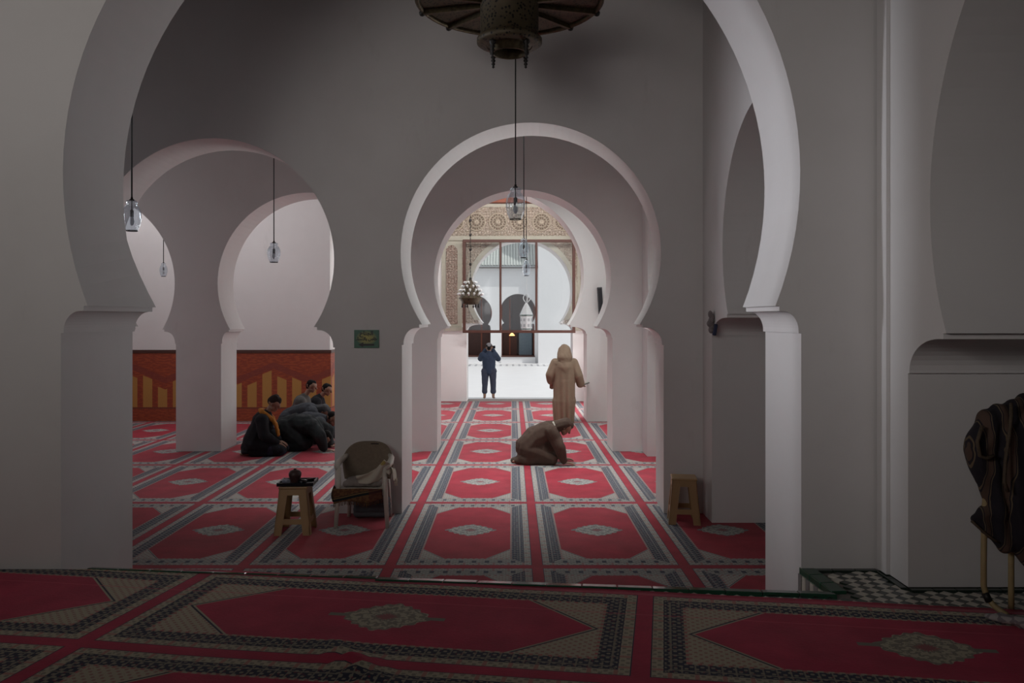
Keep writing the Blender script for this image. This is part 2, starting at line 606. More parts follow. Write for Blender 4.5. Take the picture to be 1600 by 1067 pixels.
EA = (-2.95, 5.60)      # step edge, left end
EB = (2.05, 5.10)       # step edge, right end
EC = (2.02, 5.60)
b = MB()
b.prism([(-9.5, -3.5), (2.6, -3.5), (6.5, -3.5), (6.5, 5.6), (EC[0], EC[1]), (EB[0], EB[1]), (EA[0], EA[1]), (-9.5, 5.6)], -0.02, PLAT - 0.012)
PLATFORM = tag(b.build('floor_raised', M_STONE), kind='structure')


# ------------------------------------------------------------------ carpets
def grid_carpet(name, poly_test, x0, x1, y0, y1, step, z, uv, mat, height=None):
    bm = bmesh.new()
    uvl = bm.loops.layers.uv.new('UVMap')
    nx = int(round((x1 - x0) / step)); ny = int(round((y1 - y0) / step))
    V = {}
    for i in range(nx + 1):
        for j in range(ny + 1):
            x = x0 + (x1 - x0) * i / nx
            y = y0 + (y1 - y0) * j / ny
            xx, yy = poly_test(x, y)
            zz = z + (height(xx, yy) if height else 0.0)
            V[i, j] = bm.verts.new((xx, yy, zz))
    for i in range(nx):
        for j in range(ny):
            f = bm.faces.new((V[i, j], V[i + 1, j], V[i + 1, j + 1], V[i, j + 1]))
            f.smooth = True
            for lp in f.loops:
                lp[uvl].uv = uv(lp.vert.co.x, lp.vert.co.y)
    ext = [e for e in bm.edges if e.is_boundary]
    r = bmesh.ops.extrude_edge_only(bm, edges=ext)
    for v in [g for g in r['geom'] if isinstance(g, bmesh.types.BMVert)]:
        v.co.z -= 0.012
    for f in bm.faces:
        for lp in f.loops:
            lp[uvl].uv = uv(lp.vert.co.x, lp.vert.co.y)
    me = bpy.data.meshes.new(name)
    bm.to_mesh(me)
    bm.free()
    return link_mesh(name, me, mat)


lowc = grid_carpet('prayer_carpet', lambda x, y: (x, y), -9.5, 6.5, 5.15, 20.68, 0.5, 0.0,
                   lambda x, y: ((x - 0.22) / 1.28, (y - 6.92) / 2.40), M_CARPET_LOW)
tag(lowc, 'red carpet of repeated medallion panels covering the lower hall floor beyond the step', 'carpet')

# axes of the upper carpet, turned a few degrees against the hall
P0 = Vector((0.615, 3.845)); A_ = Vector((1.0, -0.150)); B_ = Vector((0.19, 1.0))
DET = A_.x * B_.y - A_.y * B_.x


def up_ls(x, y):
    dx, dy = x - P0.x, y - P0.y
    return ((dx * B_.y - dy * B_.x) / DET, (A_.x * dy - A_.y * dx) / DET)


def up_pos(l, s):
    p = P0 + A_ * l + B_ * s
    return p.x, min(p.y, 5.555)


def up_height(x, y):
    # a ruck in the carpet running towards the camera, and faint undulation
    d1 = (x + 0.86) * 0.80 + (y - 4.12) * 0.60
    t1 = (x + 0.86) * -0.60 + (y - 4.12) * 0.80
    h = 0.050 * math.exp(-(d1 / 0.055) ** 2) * math.exp(-((t1 + 0.12) / 0.30) ** 2)
    return h + 0.004 * noise.noise(Vector((x * 1.5, y * 1.5, 0)))


def up_test(x, y):
    return up_pos(x, y)


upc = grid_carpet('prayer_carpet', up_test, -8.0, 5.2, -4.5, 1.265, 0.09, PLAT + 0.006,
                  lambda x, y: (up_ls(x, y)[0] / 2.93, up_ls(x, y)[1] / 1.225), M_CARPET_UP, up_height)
tag(upc, 'dim red carpet with long pointed medallion panels on the raised floor before the step', 'carpet')

# ------------------------------------------------------------------ tiles of the raised floor
def inside(poly, x, y):
    c = False
    n = len(poly)
    for i in range(n):
        a, b_ = poly[i], poly[(i + 1) % n]
        if (a[1] > y) != (b_[1] > y) and x < (b_[0] - a[0]) * (y - a[1]) / (b_[1] - a[1]) + a[0]:
            c = not c
    return c


def edge_y(x):
    return EA[1] + (EB[1] - EA[1]) * (x - EA[0]) / (EB[0] - EA[0])


def carpet_far_y(x):
    # far border of the upper carpet
    p = P0 + B_ * 1.265
    return min(5.555, p.y + A_.y * (x - p.x))


def tile_mesh(name, dx, dy, h, mat):
    b = MB()
    b.prism([(-dx, 0), (0, -dy), (dx, 0), (0, dy)], 0, h)
    me = bpy.data.meshes.new(name)
    bmesh.ops.recalc_face_normals(b.bm, faces=b.bm.faces)
    b.bm.to_mesh(me); b.bm.free()
    me.materials.append(mat)
    return me


DX, DY = 0.044, 0.044
wt = tile_mesh('white_tile', DX * 0.94, DY * 0.94, 0.014, M_WHITETILE)
dt = tile_mesh('dark_tile', DX * 0.94, DY * 0.94, 0.013, M_DARKTILE)
ang = math.atan2(A_.y, A_.x)
ca, sa = math.cos(ang), math.sin(ang)
cnt = {0: 0, 1: 0}
far_tiles = MB()
cand = []
for i in range(-40, 40):
    for j in range(-20, 20):
        # two interleaved lattices of lozenges
        for k in (0, 1):
            lx = (2 * i + k) * DX
            ly = (2 * j + k) * DY
            x = EB[0] + lx * ca - ly * sa
            y = EB[1] + lx * sa + ly * ca
            cand.append((x, y, k))
seen = set()
for (x, y, k) in cand:
    key = (round(x, 3), round(y, 3))
    if key in seen: continue
    lim_far = edge_y(x) - 0.11 if x < 1.95 else 5.50
    if 1.95 <= x < 2.17 and y > edge_y(x) - 0.10: continue
    if x > 2.52: lim_far = 5.10
    if y > lim_far or y < carpet_far_y(x) - 0.02 or x < 0.35 or x > 3.55: continue
    seen.add(key)
    if cnt[k] < 300:
        o = bpy.data.objects.new('white_tile' if k == 0 else 'dark_tile', wt if k == 0 else dt)
        o.location = (x, y, PLAT - 0.012)
        o.rotation_euler = (0, 0, ang)
        COL.objects.link(o)
        o.parent = PLATFORM
        cnt[k] += 1
print('tiles', cnt)


def edge_piece(p, q, w, h, mat, name, tilt=0.0):
    d = Vector((q[0] - p[0], q[1] - p[1], 0))
    L = d.length
    d.normalize()
    nrm = Vector((d.y, -d.x, 0))
    b = MB()
    c = Vector(((p[0] + q[0]) / 2, (p[1] + q[1]) / 2, PLAT - 0.014)) + nrm * (w / 2 - 0.012)
    rot = Matrix.Rotation(math.atan2(d.y, d.x), 3, 'Z')
    b.box(c, (L * 0.985, w, h), rot @ Matrix.Rotation(tilt, 3, 'X'))
    b.bevel(0.006, 2)
    o = b.build(name, mat)
    o.parent = PLATFORM
    return o


def lerp2(p, q, t):
    return (p[0] + (q[0] - p[0]) * t, p[1] + (q[1] - p[1]) * t)


N = 22
for i in range(N):
    edge_piece(lerp2(EA, EB, i / N), lerp2(EA, EB, (i + 1) / N), 0.10 if i / N > 0.4 else 0.06, 0.045 + 0.004 * R_.random(), M_GREENTILE, 'green_tile', -0.165 + 0.03 * (R_.random() - 0.5))
for i in range(3):
    edge_piece(lerp2(EB, EC, i / 3), lerp2(EB, EC, (i + 1) / 3), 0.10, 0.047, M_GREENTILE, 'green_tile')
# the step's side, set with upright tile strips
for i in range(8):
    p, q = lerp2(EB, EC, i / 8), lerp2(EB, EC, (i + 1) / 8)
    b = MB()
    b.box(((p[0] + q[0]) / 2 - 0.010, (p[1] + q[1]) / 2, 0.185), (0.02, 0.060 if i % 2 else 0.056, 0.36))
    o = b.build('riser_tile', M_RISER if i % 2 else M_WHITETILE)
    o.parent = PLATFORM
# dark border tiles along the foot of the walls
for (p, q) in (((2.06, 5.545), (2.53, 5.545)), ((2.535, 5.53), (2.535, 5.17)), ((2.56, 5.145), (3.58, 5.145))):
    nn = max(2, int(math.hypot(q[0] - p[0], q[1] - p[1]) / 0.13))
    for i in range(nn):
        u_, v_ = lerp2(p, q, i / nn), lerp2(p, q, (i + 1) / nn)
        b = MB()
        d_ = Vector((v_[0] - u_[0], v_[1] - u_[1], 0))
        b.box(((u_[0] + v_[0]) / 2, (u_[1] + v_[1]) / 2, PLAT - 0.003), (d_.length * 0.96, 0.045, 0.022), Matrix.Rotation(math.atan2(d_.y, d_.x), 3, 'Z'))
        o = b.build('border_tile', M_DARKTILE)
        o.parent = PLATFORM
b = MB(); b.box((2.548, 5.485, (PLAT + TOP) / 2), (0.03, 0.14, TOP - PLAT - 0.03)); tag(b.build('trim_3', M_WALL), kind='structure')

# ------------------------------------------------------------------ reed mats on the wall at the left
def mat_material():
    n = NT('woven_reed')
    x, y, z = n.sep(n.coord('Object'))
    s = n.m('ADD', x, y)
    h = n.m('DIVIDE', z, 1.48)
    P = 1.50
    zig = n.m('ABSOLUTE', n.m('SUBTRACT', n.m('FRACT', n.m('ADD', n.m('DIVIDE', s, P), 100.22)), 0.5))   # 0..0.5
    top = n.m('ADD', 0.52, n.m('MULTIPLY', zig, 0.42))
    dark = (0.27, 0.042, 0.018); red = (0.46, 0.095, 0.028); yel = (0.50, 0.27, 0.065)
    wv = n.m('MULTIPLY', n.m('SINE', n.m('MULTIPLY', s, 160.0)), n.m('SINE', n.m('MULTIPLY', z, 210.0)))
    nz = n.noise(n.coord('Object'), 18.0, 3)
    c = n.mix(n.m('MULTIPLY', n.m('GREATER_THAN', n.noise(n.comb(n.m('MULTIPLY', s, 9.0), n.m('MULTIPLY', z, 34.0), 0), 1.0, 3), 0.52), 0.6), dark, red)
    col = n.m('FRACT', n.m('ADD', n.m('DIVIDE', s, 0.31), 100.1))
    iscol = n.m('LESS_THAN', col, 0.62)
    short = n.m('LESS_THAN', n.m('FRACT', n.m('ADD', n.m('DIVIDE', s, 0.62), 100.05)), 0.5)
    top2 = n.m('SUBTRACT', top, n.m('MULTIPLY', short, 0.07))
    below = n.m('LESS_THAN', h, top2)
    above = n.m('GREATER_THAN', h, 0.20)
    c = n.mix(n.m('MULTIPLY', n.m('MULTIPLY', iscol, below), above), c, yel)
    sq = n.m('MULTIPLY', n.m('LESS_THAN', n.m('FRACT', n.m('MULTIPLY', z, 12.0)), 0.6), n.m('LESS_THAN', n.m('ABSOLUTE', n.m('SUBTRACT', col, 0.81)), 0.10))
    c = n.mix(n.m('MULTIPLY', n.m('MULTIPLY', sq, n.m('LESS_THAN', h, 0.48)), above), c, dark)
    band = n.m('LESS_THAN', n.m('ABSOLUTE', n.m('SUBTRACT', h, n.m('ADD', top, 0.06))), 0.045)
    c = n.mix(n.m('MULTIPLY', band, 0.75), c, (0.20, 0.035, 0.03))
    c = n.mix(n.m('GREATER_THAN', h, 0.955), c, (0.17, 0.05, 0.025))
    c = n.mix(n.m('LESS_THAN', n.m('ABSOLUTE', n.m('SUBTRACT', h, 0.19)), 0.012), c, (0.17, 0.04, 0.025))
    c = n.mix(n.m('MULTIPLY', n.ramp(wv, 0.0, 0.8), 0.25), c, (0.10, 0.03, 0.02))
    c = n.mix(n.m('MULTIPLY', nz, 0.2), c, (0.45, 0.13, 0.05))
    n.bump(wv, 0.3, 0.003)
    return n.out(c, 0.65)


M_REED = mat_material()
mt = 1.48
bx = Xp(515.5, Y4)
b = MB()
# flat mat along the wall, then folded round the corner
b.prism([(-9.4, Y4 - 0.002), (-9.4, Y4 - 0.022), (bx + 0.022, Y4 - 0.022), (bx + 0.022, Y4 + 0.70), (bx + 0.002, Y4 + 0.70), (bx + 0.002, Y4 - 0.002)], 0.01, mt)
reed = b.build('reed_mat', M_REED)
tag(reed, 'long red and yellow woven reed mat hung along the white wall behind the kneeling men', 'mat')
b = MB()
b.prism([(-9.4, Y4 - 0.022), (-9.4, Y4 - 0.034), (bx + 0.034, Y4 - 0.034), (bx + 0.034, Y4 + 0.70), (bx + 0.022, Y4 + 0.70), (bx + 0.022, Y4 - 0.022)], mt - 0.05, mt + 0.01)
b.build('binding', M_BROWNWOOD, reed)


# ------------------------------------------------------------------ carved stucco of the courtyard facade
def stucco_mat(name, base, dark, tint):
    n = NT(name)
    co = n.coord('Object')
    x, y, z = n.sep(co)
    p = n.comb(x, z, 0)
    v = n.voronoi(p, 17.0, 'DISTANCE_TO_EDGE')
    v2 = n.voronoi(p, 26.0)
    mot = n.m('MULTIPLY', n.m('SINE', n.m('MULTIPLY', n.m('ADD', x, z), 42.0)), n.m('SINE', n.m('MULTIPLY', n.m('SUBTRACT', x, z), 42.0)))
    h = n.m('ADD', n.ramp(v, 0.0, 0.12), n.m('MULTIPLY', n.ramp(mot, -0.4, 0.5), 0.6))
    c = n.mix(n.ramp(h, 0.3, 1.2), dark, base)
    c = n.mix(n.m('MULTIPLY', n.m('LESS_THAN', v2, 0.25), 0.5), c, tint)
    n.bump(h, 0.9, 0.02)
    return n.out(c, 0.8)


M_STUCCO = stucco_mat('carved_stucco', (0.52, 0.44, 0.36), (0.36, 0.29, 0.23), (0.42, 0.31, 0.19))
M_STUCCO2 = stucco_mat('carved_stucco_panel', (0.42, 0.34, 0.28), (0.28, 0.19, 0.15), (0.36, 0.15, 0.10))
M_ROS = plain('dark_stucco', (0.21, 0.16, 0.115), 0.2, 30.0, 0.8)
M_ROSL = plain('light_stucco', (0.47, 0.40, 0.31), 0.15, 30.0, 0.8)
M_MOULD = plain('pale_green_moulding', (0.46, 0.44, 0.36), 0.1, 8.0, 0.7)
stuc = empty('stucco_panelling', (0, Y5, 0), 0, 'carved beige stucco panelling over the arch that opens to the courtyard', 'panelling')


def rel(o):
    o.location = (0, -Y5, 0)
    return o


xl, xr = Xp(655, Y5), 2.08
# frieze
b = MB(); b.box(((xl + xr) / 2, Y5 - 0.02, (Zp(319, Y5) + Zp(369, Y5)) / 2), (xr - xl, 0.04, Zp(319, Y5) - Zp(369, Y5))); rel(b.build('frieze', M_STUCCO, stuc))
b = MB(); b.box(((xl + xr) / 2, Y5 - 0.035, (Zp(369, Y5) + Zp(376, Y5)) / 2), (xr - xl, 0.07, Zp(369, Y5) - Zp(376, Y5)))
rel(b.build('moulding', M_MOULD, stuc))
b = MB(); b.box(((xl + xr) / 2, Y5 - 0.035, (Zp(319, Y5) + Zp(324, Y5)) / 2), (xr - xl, 0.07, Zp(319, Y5) - Zp(324, Y5)))
rel(b.build('moulding', M_MOULD, stuc))
for px in (676.5, 710.5, 744.5, 778, 811.5, 846, 880):
    c = U(px, 347, Y5)
    rx = Matrix.Rotation(PI / 2, 3, 'X')
    b = MB()
    for (r0, r1) in ((0.240, 0.205), (0.150, 0.125), (0.07, 0.0005)):
        b.lathe([(r0, 0.035), (r0, 0.066), (r1, 0.066), (r1, 0.035)], 36, c, rot=rx)
    ros = rel(b.build('rosette', M_ROSL, stuc))
    b = MB()
    for (rr_, nn, w_) in ((0.178, 18, 0.030), (0.098, 10, 0.026)):
        for k in range(nn):
            a = 2 * PI * k / nn
            q = c + Vector((math.cos(a) * rr_, -0.052, math.sin(a) * rr_))
            b.box(q, (0.038, 0.02, w_), Matrix.Rotation(-a, 3, 'Y'))
    pt = b.build('petal_ring', M_ROS, ros)
    pt['kind'] = 'stuff'
# side panels: beaded borders round tall arched panels
for (pa, pb) in ((690, 722), (902, 924)):
    x0, x1 = Xp(pa, Y5), Xp(pb, Y5)
    z0, z1 = Zp(511, Y5), Zp(376, Y5)
    b = MB(); b.box(((x0 + x1) / 2, Y5 - 0.015, (z0 + z1) / 2), (x1 - x0, 0.03, z1 - z0)); rel(b.build('side_panel', M_MOULD, stuc))
    ii = (x1 - x0) * 0.22
    mid = (x0 + x1) / 2; hw = (x1 - x0) / 2 - ii
    zt = z1 - 0.12 - hw
    out = [(mid - hw, z0 + 0.08), (mid + hw, z0 + 0.08)] + [(mid + hw * math.cos(a * PI / 10), zt + hw * math.sin(a * PI / 10)) for a in range(11)]
    b = MB(); b.prism(out, Y5 - 0.045, Y5 - 0.02, axis='y'); rel(b.build('arched_inlay', M_STUCCO2, stuc))
b = MB(); b.box((Xp(707, Y5), Y5 - 0.04, Zp(514, Y5)), (Xp(725, Y5) - Xp(690, Y5), 0.08, 0.09)); rel(b.build('moulding', M_MOULD, stuc))
b = MB(); b.box((Xp(910.5, Y5), Y5 - 0.04, Zp(514, Y5)), (Xp(924, Y5) - Xp(897, Y5), 0.08, 0.09)); rel(b.build('moulding', M_MOULD, stuc))
# spandrel over the arch
arc = arc_pts(Xp(815, Y5), Zp(454, Y5), 79 * Y5 / FPX + 0.06, Zp(505, Y5))
out = [(Xp(722, Y5), Zp(505, Y5))] + arc + [(Xp(902, Y5), Zp(505, Y5)), (Xp(902, Y5), Zp(376, Y5)), (Xp(722, Y5), Zp(376, Y5))]
b = MB(); b.prism(out, Y5 - 0.025, Y5, axis='y'); rel(b.build('spandrel', M_STUCCO, stuc))
ring = [(p[0], min(p[1], Zp(377, Y5))) for p in arc_pts(Xp(815, Y5), Zp(454, Y5), 79 * Y5 / FPX + 0.13, Zp(500, Y5))]
ring2 = list(reversed(arc_pts(Xp(815, Y5), Zp(454, Y5), 79 * Y5 / FPX + 0.012, Zp(500, Y5))))
ring2 = [(p[0], min(p[1], Zp(377.6, Y5))) for p in ring2]
b = MB(); b.prism(ring + ring2, Y5 - 0.045, Y5 - 0.02, axis='y'); rel(b.build('arch_moulding', M_MOULD, stuc))
# red cedar beam under the ceiling
b = MB(); b.box((Xp(810, Y5), Y5 - 0.12, (Zp(318, Y5) + Zp(296, Y5)) / 2), (6.0, 0.24, Zp(296, Y5) - Zp(318, Y5)))
tag(b.build('trim_1', M_REDWOOD), kind='structure')

# wooden glazed screen in front of that arch
YF = 20.45
scr = empty('glazed_screen', (Xp(810, YF), YF, 0), 0, 'red-brown wooden screen of three glazed lights hung in the courtyard arch', 'screen')


def loc(o, root):
    o.location = -root.location
    return o


zt, zb = Zp(376.5, YF), Zp(518, YF)
for i, px in enumerate((725.5, 782, 838, 896.5)):
    b = MB(); x = Xp(px, YF)
    w = 0.075 if i in (0, 3) else 0.055
    b.box((x, YF, (zt + zb) / 2), (w, 0.07, zt - zb)); b.bevel(0.006, 1)
    loc(b.build('upright', M_BROWNWOOD, scr), scr)
for z in (zt, zb):
    b = MB(); b.box((Xp(811, YF), YF - 0.004, z), (Xp(899, YF) - Xp(723, YF), 0.08, 0.07)); b.bevel(0.006, 1)
    loc(b.build('rail', M_BROWNWOOD, scr), scr)


def glass_mat(name, tint, veil, edge, gl=0.06):
    n = NT(name)
    n.n.remove(n.bsdf)
    outp = n.n['Material Output']
    tr = n.n.new('ShaderNodeBsdfTransparent'); tr.inputs[0].default_value = (*tint, 1)
    gl_ = n.n.new('ShaderNodeBsdfGlossy'); gl_.inputs[0].default_value = (0.9, 0.92, 0.95, 1); gl_.inputs['Roughness'].default_value = 0.05
    df = n.n.new('ShaderNodeBsdfTranslucent'); df.inputs[0].default_value = (0.8, 0.82, 0.85, 1)
    lw = n.n.new('ShaderNodeLayerWeight'); lw.inputs[0].default_value = 0.35
    f = n.m('ADD', n.m('MULTIPLY', n.m('POWER', lw.outputs['Facing'], 2.0), edge), gl, clamp=True)
    m1 = n.n.new('ShaderNodeMixShader'); n.link(f, m1.inputs[0]); n.link(tr.outputs[0], m1.inputs[1]); n.link(gl_.outputs[0], m1.inputs[2])
    m2 = n.n.new('ShaderNodeMixShader'); m2.inputs[0].default_value = veil
    n.link(m1.outputs[0], m2.inputs[1]); n.link(df.outputs[0], m2.inputs[2])
    n.link(m2.outputs[0], outp.inputs[0])
    return n.mat


M_PANE = glass_mat('dusty_window_glass', (0.97, 0.98, 0.98), 0.07, 0.3, 0.03)
M_GLASS = glass_mat('ribbed_clear_glass', (0.84, 0.89, 0.93), 0.10, 0.95, 0.10)
for (pa, pb) in ((725.5, 782), (782, 838), (838, 896.5)):
    b = MB(); x0, x1 = Xp(pa, YF) + 0.03, Xp(pb, YF) - 0.03
    b.box(((x0 + x1) / 2, YF + 0.005, (zt + zb) / 2), (x1 - x0, 0.006, zt - zb - 0.06))
    loc(b.build('pane', M_PANE, scr), scr)
for px in (725.5, 896.5):
    b = MB(); b.box((Xp(px, YF), (YF + Y5) / 2 - 0.02, zt - 0.05), (0.05, Y5 - YF - 0.03, 0.05)); loc(b.build('bracket', M_BROWNWOOD, scr), scr)

# ------------------------------------------------------------------ courtyard
CZ = -0.25
slab('floor_courtyard', (-30, 21.5, CZ - 0.3), (30, 52, CZ), M_MARBLE)
slab('trim_2', (-9.8, 21.5, CZ), (6.8, 22.7, -0.10), M_MARBLE)
YC = 43.0
R1 = 27.5 * YC / FPX


def court_open(pl, pr, ptop, R):
    cx = Xp((pl + pr) / 2, YC)
    cz = Zp(ptop, YC) - R
    return opening(Xp(pl, YC), Xp(pr, YC), cx, cz, R, cz - R * 0.62, 0.12, z0=CZ)


arch_wall('wall_courtyard_far', YC, YC + 0.8, -30, 30, CZ, Zp(419, YC),
          [court_open(540, 592, 459, 0.97), court_open(627, 679, 459, 0.97), court_open(714.5, 766.5, 461, 0.97), court_open(783.5, 835.5, 459, 0.97)], M_COURT)
for k, px in enumerate((566, 653, 740.5, 809.5)):
    x = Xp(px, YC)
    b = MB(); b.box((x, YC + 0.3, CZ + 0.16), (1.85, 0.9, 0.32)); tag(b.build('trim_%d' % (10 + k), M_COURT), kind='structure')
    b = MB(); b.box((x, YC - 0.17, CZ + 0.345), (1.80, 0.06, 0.05)); b.box((x, YC + 0.6, CZ + 0.345), (1.78, 1.5, 0.05))
    tag(b.build('trim_%d' % (20 + k), M_BROWNWOOD), kind='structure')
slab('wall_gallery', (-30, YC + 4.0, CZ), (30, YC + 4.3, 6.0), plaster('gallery_wall', (0.34, 0.28, 0.27), (0.26, 0.2, 0.2)))
slab('floor_gallery', (-30, YC + 0.8, CZ), (30, YC + 4.0, CZ + 0.30), M_BROWNWOOD)
slab('ceiling_gallery', (-30, YC - 0.2, Zp(419, YC)), (30, YC + 4.3, Zp(419, YC) + 0.1), M_CEIL)
# wooden screens and doors seen through the far arches
for k, (px, cxx) in enumerate(((740.5, 752), (809.5, 800))):
    s = empty('gallery_screen', (Xp(px, YC), YC + 1.6, CZ + 0.3), 0, ('wooden screen seen through the courtyard arch on the left of the pair' if k == 0 else 'wooden screen seen through the courtyard arch behind the white lantern'), 'screen')
    for dx in (-0.9, -0.45 if k else 0.35, 0.9):
        b = MB(); b.box((dx, 0, 1.6), (0.07, 0.06, 3.2)); b.build('upright', M_REDWOOD, s)
    b = MB(); b.box((0, 0, 1.35), (1.86, 0.05, 0.08)); b.build('rail', M_REDWOOD, s)
    b = MB()
    if k == 0:
        b.box((0, 0.02, 0.65), (1.8, 0.04, 1.3)); b.build('board', M_BROWNWOOD, s)
    else:
        b.box((-0.45, 0.02, 0.65), (0.8, 0.04, 1.3)); b.build('board', M_BROWNWOOD, s)
        b = MB(); b.box((0.42, 0.03, 0.72), (0.72, 0.04, 1.42)); b.build('panel', plain('blue_green_paint', (0.22, 0.30, 0.36), 0.1, 8, 0.6), s)
n_ = NT('lamp_glow'); n_.bsdf.inputs['Emission Color'].default_value = (1.0, 0.55, 0.2, 1); n_.bsdf.inputs['Emission Strength'].default_value = 2.0
n_.out((0.8, 0.5, 0.2), 0.5)
gl = empty('gallery_lamp', (Xp(800, YC + 1), YC + 1.0, CZ + 1.5), 0, 'small warm lit lamp inside the courtyard gallery behind the arch', 'lamp')
b = MB(); b.lathe([(0.03, 0.10), (0.16, -0.05), (0.15, -0.07)], 14); b.build('lamp_shade', n_.mat, gl)
b = MB(); b.tube([(0, 0, 0.1), (0, 0, Zp(419, YC) - CZ - 1.5)], 0.012, 6); b.build('cord', M_CORD, gl)

# tiled roof over the gallery, half-round tiles in rows running down the slope
rz0, rz1 = Zp(419, YC), Zp(366, YC)
M_ROOF = plain('pale_roof_tile', (0.60, 0.64, 0.60), 0.12, 6.0, 0.5)
roof = empty('tiled_roof', (0, YC, rz0), 0, 'pale ribbed tile roof above the white courtyard wall', 'roof')
me = None
b = MB()
N = 7
prev = None
L = Vector((0, 2.6, rz1 - rz0))
for s in range(N + 1):
    a = PI * s / N
    p = Vector((-0.062 * math.cos(a), 0, 0.055 * math.sin(a)))
    q = [b.bm.verts.new(p), b.bm.verts.new(p + L)]
    if prev: b.bm.faces.new((prev[0], q[0], q[1], prev[1])).smooth = True
    prev = q
rt = b.build('roof_tile', M_ROOF, roof)
rt.location = (-7.0, -0.35, 0.10)
nt = 0
x = -7.0
while x < Xp(838, YC) - 0.1:
    x += 0.155
    o = rt.copy(); COL.objects.link(o); o.location = (x, -0.35, 0.10); o.parent = roof
b = MB(); b.prism([(-0.36, 0.03), (-0.36, 0.09), (2.25, rz1 - rz0 + 0.09), (2.25, rz1 - rz0 + 0.03)], -30, Xp(838, YC), axis='x'); b.build('roof_bed', plain('roof_mortar', (0.34, 0.36, 0.36), 0.1, 5, 0.8), roof)
# taller white block on the right of the court
slab('wall_pavilion', (Xp(841, 42.2), 42.2, CZ), (20, 46, 10.5), M_COURT)
slab('wall_behind_roof', (-30, 46.0, 4.8), (Xp(841, 42.2), 46.6, 6.2), M_COURT)
# thin shadows near the court wall's foot, painted as grey bars on a strip
n = NT('shadow_bars')
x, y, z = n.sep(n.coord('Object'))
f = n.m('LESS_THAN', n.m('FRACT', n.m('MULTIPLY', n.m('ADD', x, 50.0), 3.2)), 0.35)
b = MB(); b.box((Xp(770, 41), 40.6, CZ + 0.01), (7.4, 1.2, 0.03)); tag(b.build('floor_shadow_strip', n.out(n.mix(f, (0.72, 0.72, 0.72), (0.42, 0.42, 0.44)), 0.5)), kind='structure')

# ------------------------------------------------------------------ lamps
def ribs(k, amp):
    return lambda a: 1.0 + amp * abs(math.cos(a * k / 2)) - amp


def pendant(px, py_top, py_bot, Y, width_px, ztop, label, cord_px=None):
    zb_, zt_ = Zp(py_bot, Y), Zp(py_top, Y)
    h = zt_ - zb_
    r = width_px * Y / FPX / 2
    root = empty('pendant_lamp', (Xp(px, Y), Y, zb_), 0, label, 'lamp', 'clear glass pendant lamps')
    b = MB()
    prof = [(0.60 * r, 0), (0.80 * r, 0.14 * h), (0.96 * r, 0.32 * h), (1.0 * r, 0.46 * h), (0.93 * r, 0.62 * h), (0.74 * r, 0.75 * h), (0.50 * r, 0.83 * h),
            (0.58 * r, 0.86 * h), (0.60 * r, 0.91 * h), (0.48 * r, 0.95 * h), (0.20 * r, 0.97 * h)]
    b.lathe(prof, 48, ripple=ribs(10, 0.10))
    b.build('glass_shade', M_GLASS, root, recalc=True)
    b = MB(); b.lathe([(0.585 * r, -0.002), (0.61 * r, 0.003), (0.595 * r, 0.007)], 24); b.build('rim', M_BLACKMETAL, root)
    b = MB(); b.lathe([(0.0, 0.94 * h), (0.26 * r, 0.95 * h), (0.26 * r, 0.985 * h), (0.13 * r, 1.0 * h), (0.10 * r, 1.06 * h), (0.0, 1.06 * h)], 16); b.build('cap', M_BLACKMETAL, root)
    b = MB(); b.lathe([(0.0, 0.44 * h), (0.19 * r, 0.44 * h), (0.19 * r, 0.64 * h), (0.06 * r, 0.68 * h), (0.05 * r, 0.95 * h), (0, 0.95 * h)], 14); b.build('socket', M_BLACKMETAL, root)
    b = MB(); b.lathe([(0.0, 0.16 * h), (0.16 * r, 0.20 * h), (0.25 * r, 0.30 * h), (0.18 * r, 0.42 * h), (0.15 * r, 0.45 * h)], 14); b.build('bulb', M_BULB, root)
    b = MB(); b.tube([(0, 0, 1.05 * h), (0, 0, ztop - zb_)], 0.0075, 6); b.build('cord', M_CORD, root)
    b = MB(); b.lathe([(0.0, ztop - zb_), (0.05, ztop - zb_), (0.045, ztop - zb_ - 0.03), (0.0, ztop - zb_ - 0.035)], 14); b.build('ceiling_rose', M_BLACKMETAL, root)
    return root


pendant(805.5, 291, 343, 8.1, 31, TOP, 'glass pendant lamp hanging just under the big brass chandelier')
pendant(818.5, 372, 403, 11.2, 17.5, TOP, 'middle one of three glass pendant lamps strung along the nave')
pendant(822.5, 405, 431, 14.9, 13, TOP, 'smallest of three glass pendant lamps strung along the nave, lowest in view')
pendant(206, 311, 361, 7.55, 29, TOP, 'glass pendant lamp beside the curved edge of the near arch on the left')
pendant(428, 378, 410, 11.2, 21, TOP, 'round glass pendant lamp in the second left arch before the pale wall')
pendant(255.5, 410, 432, 15.2, 12, TOP, 'tiny glass pendant lamp far left before the wall above the reed mat')

# pierced brass material: dark pierced openings in old metal
def pierced(name, scale, base=(0.045, 0.033, 0.018)):
    n = NT(name)
    co = n.coord('Object')
    v = n.voronoi(co, scale)
    v2 = n.noise(co, 10, 4)
    f = n.m('LESS_THAN', v, 0.34)
    c = n.mix(v2, base, tuple(2.2 * x for x in base))
    c = n.mix(f, c, (0.006, 0.005, 0.004))
    n.bump(n.m('SUBTRACT', 1.0, f), 0.6, 0.006)
    m = n.out(c, 0.6, 0.4)
    return m


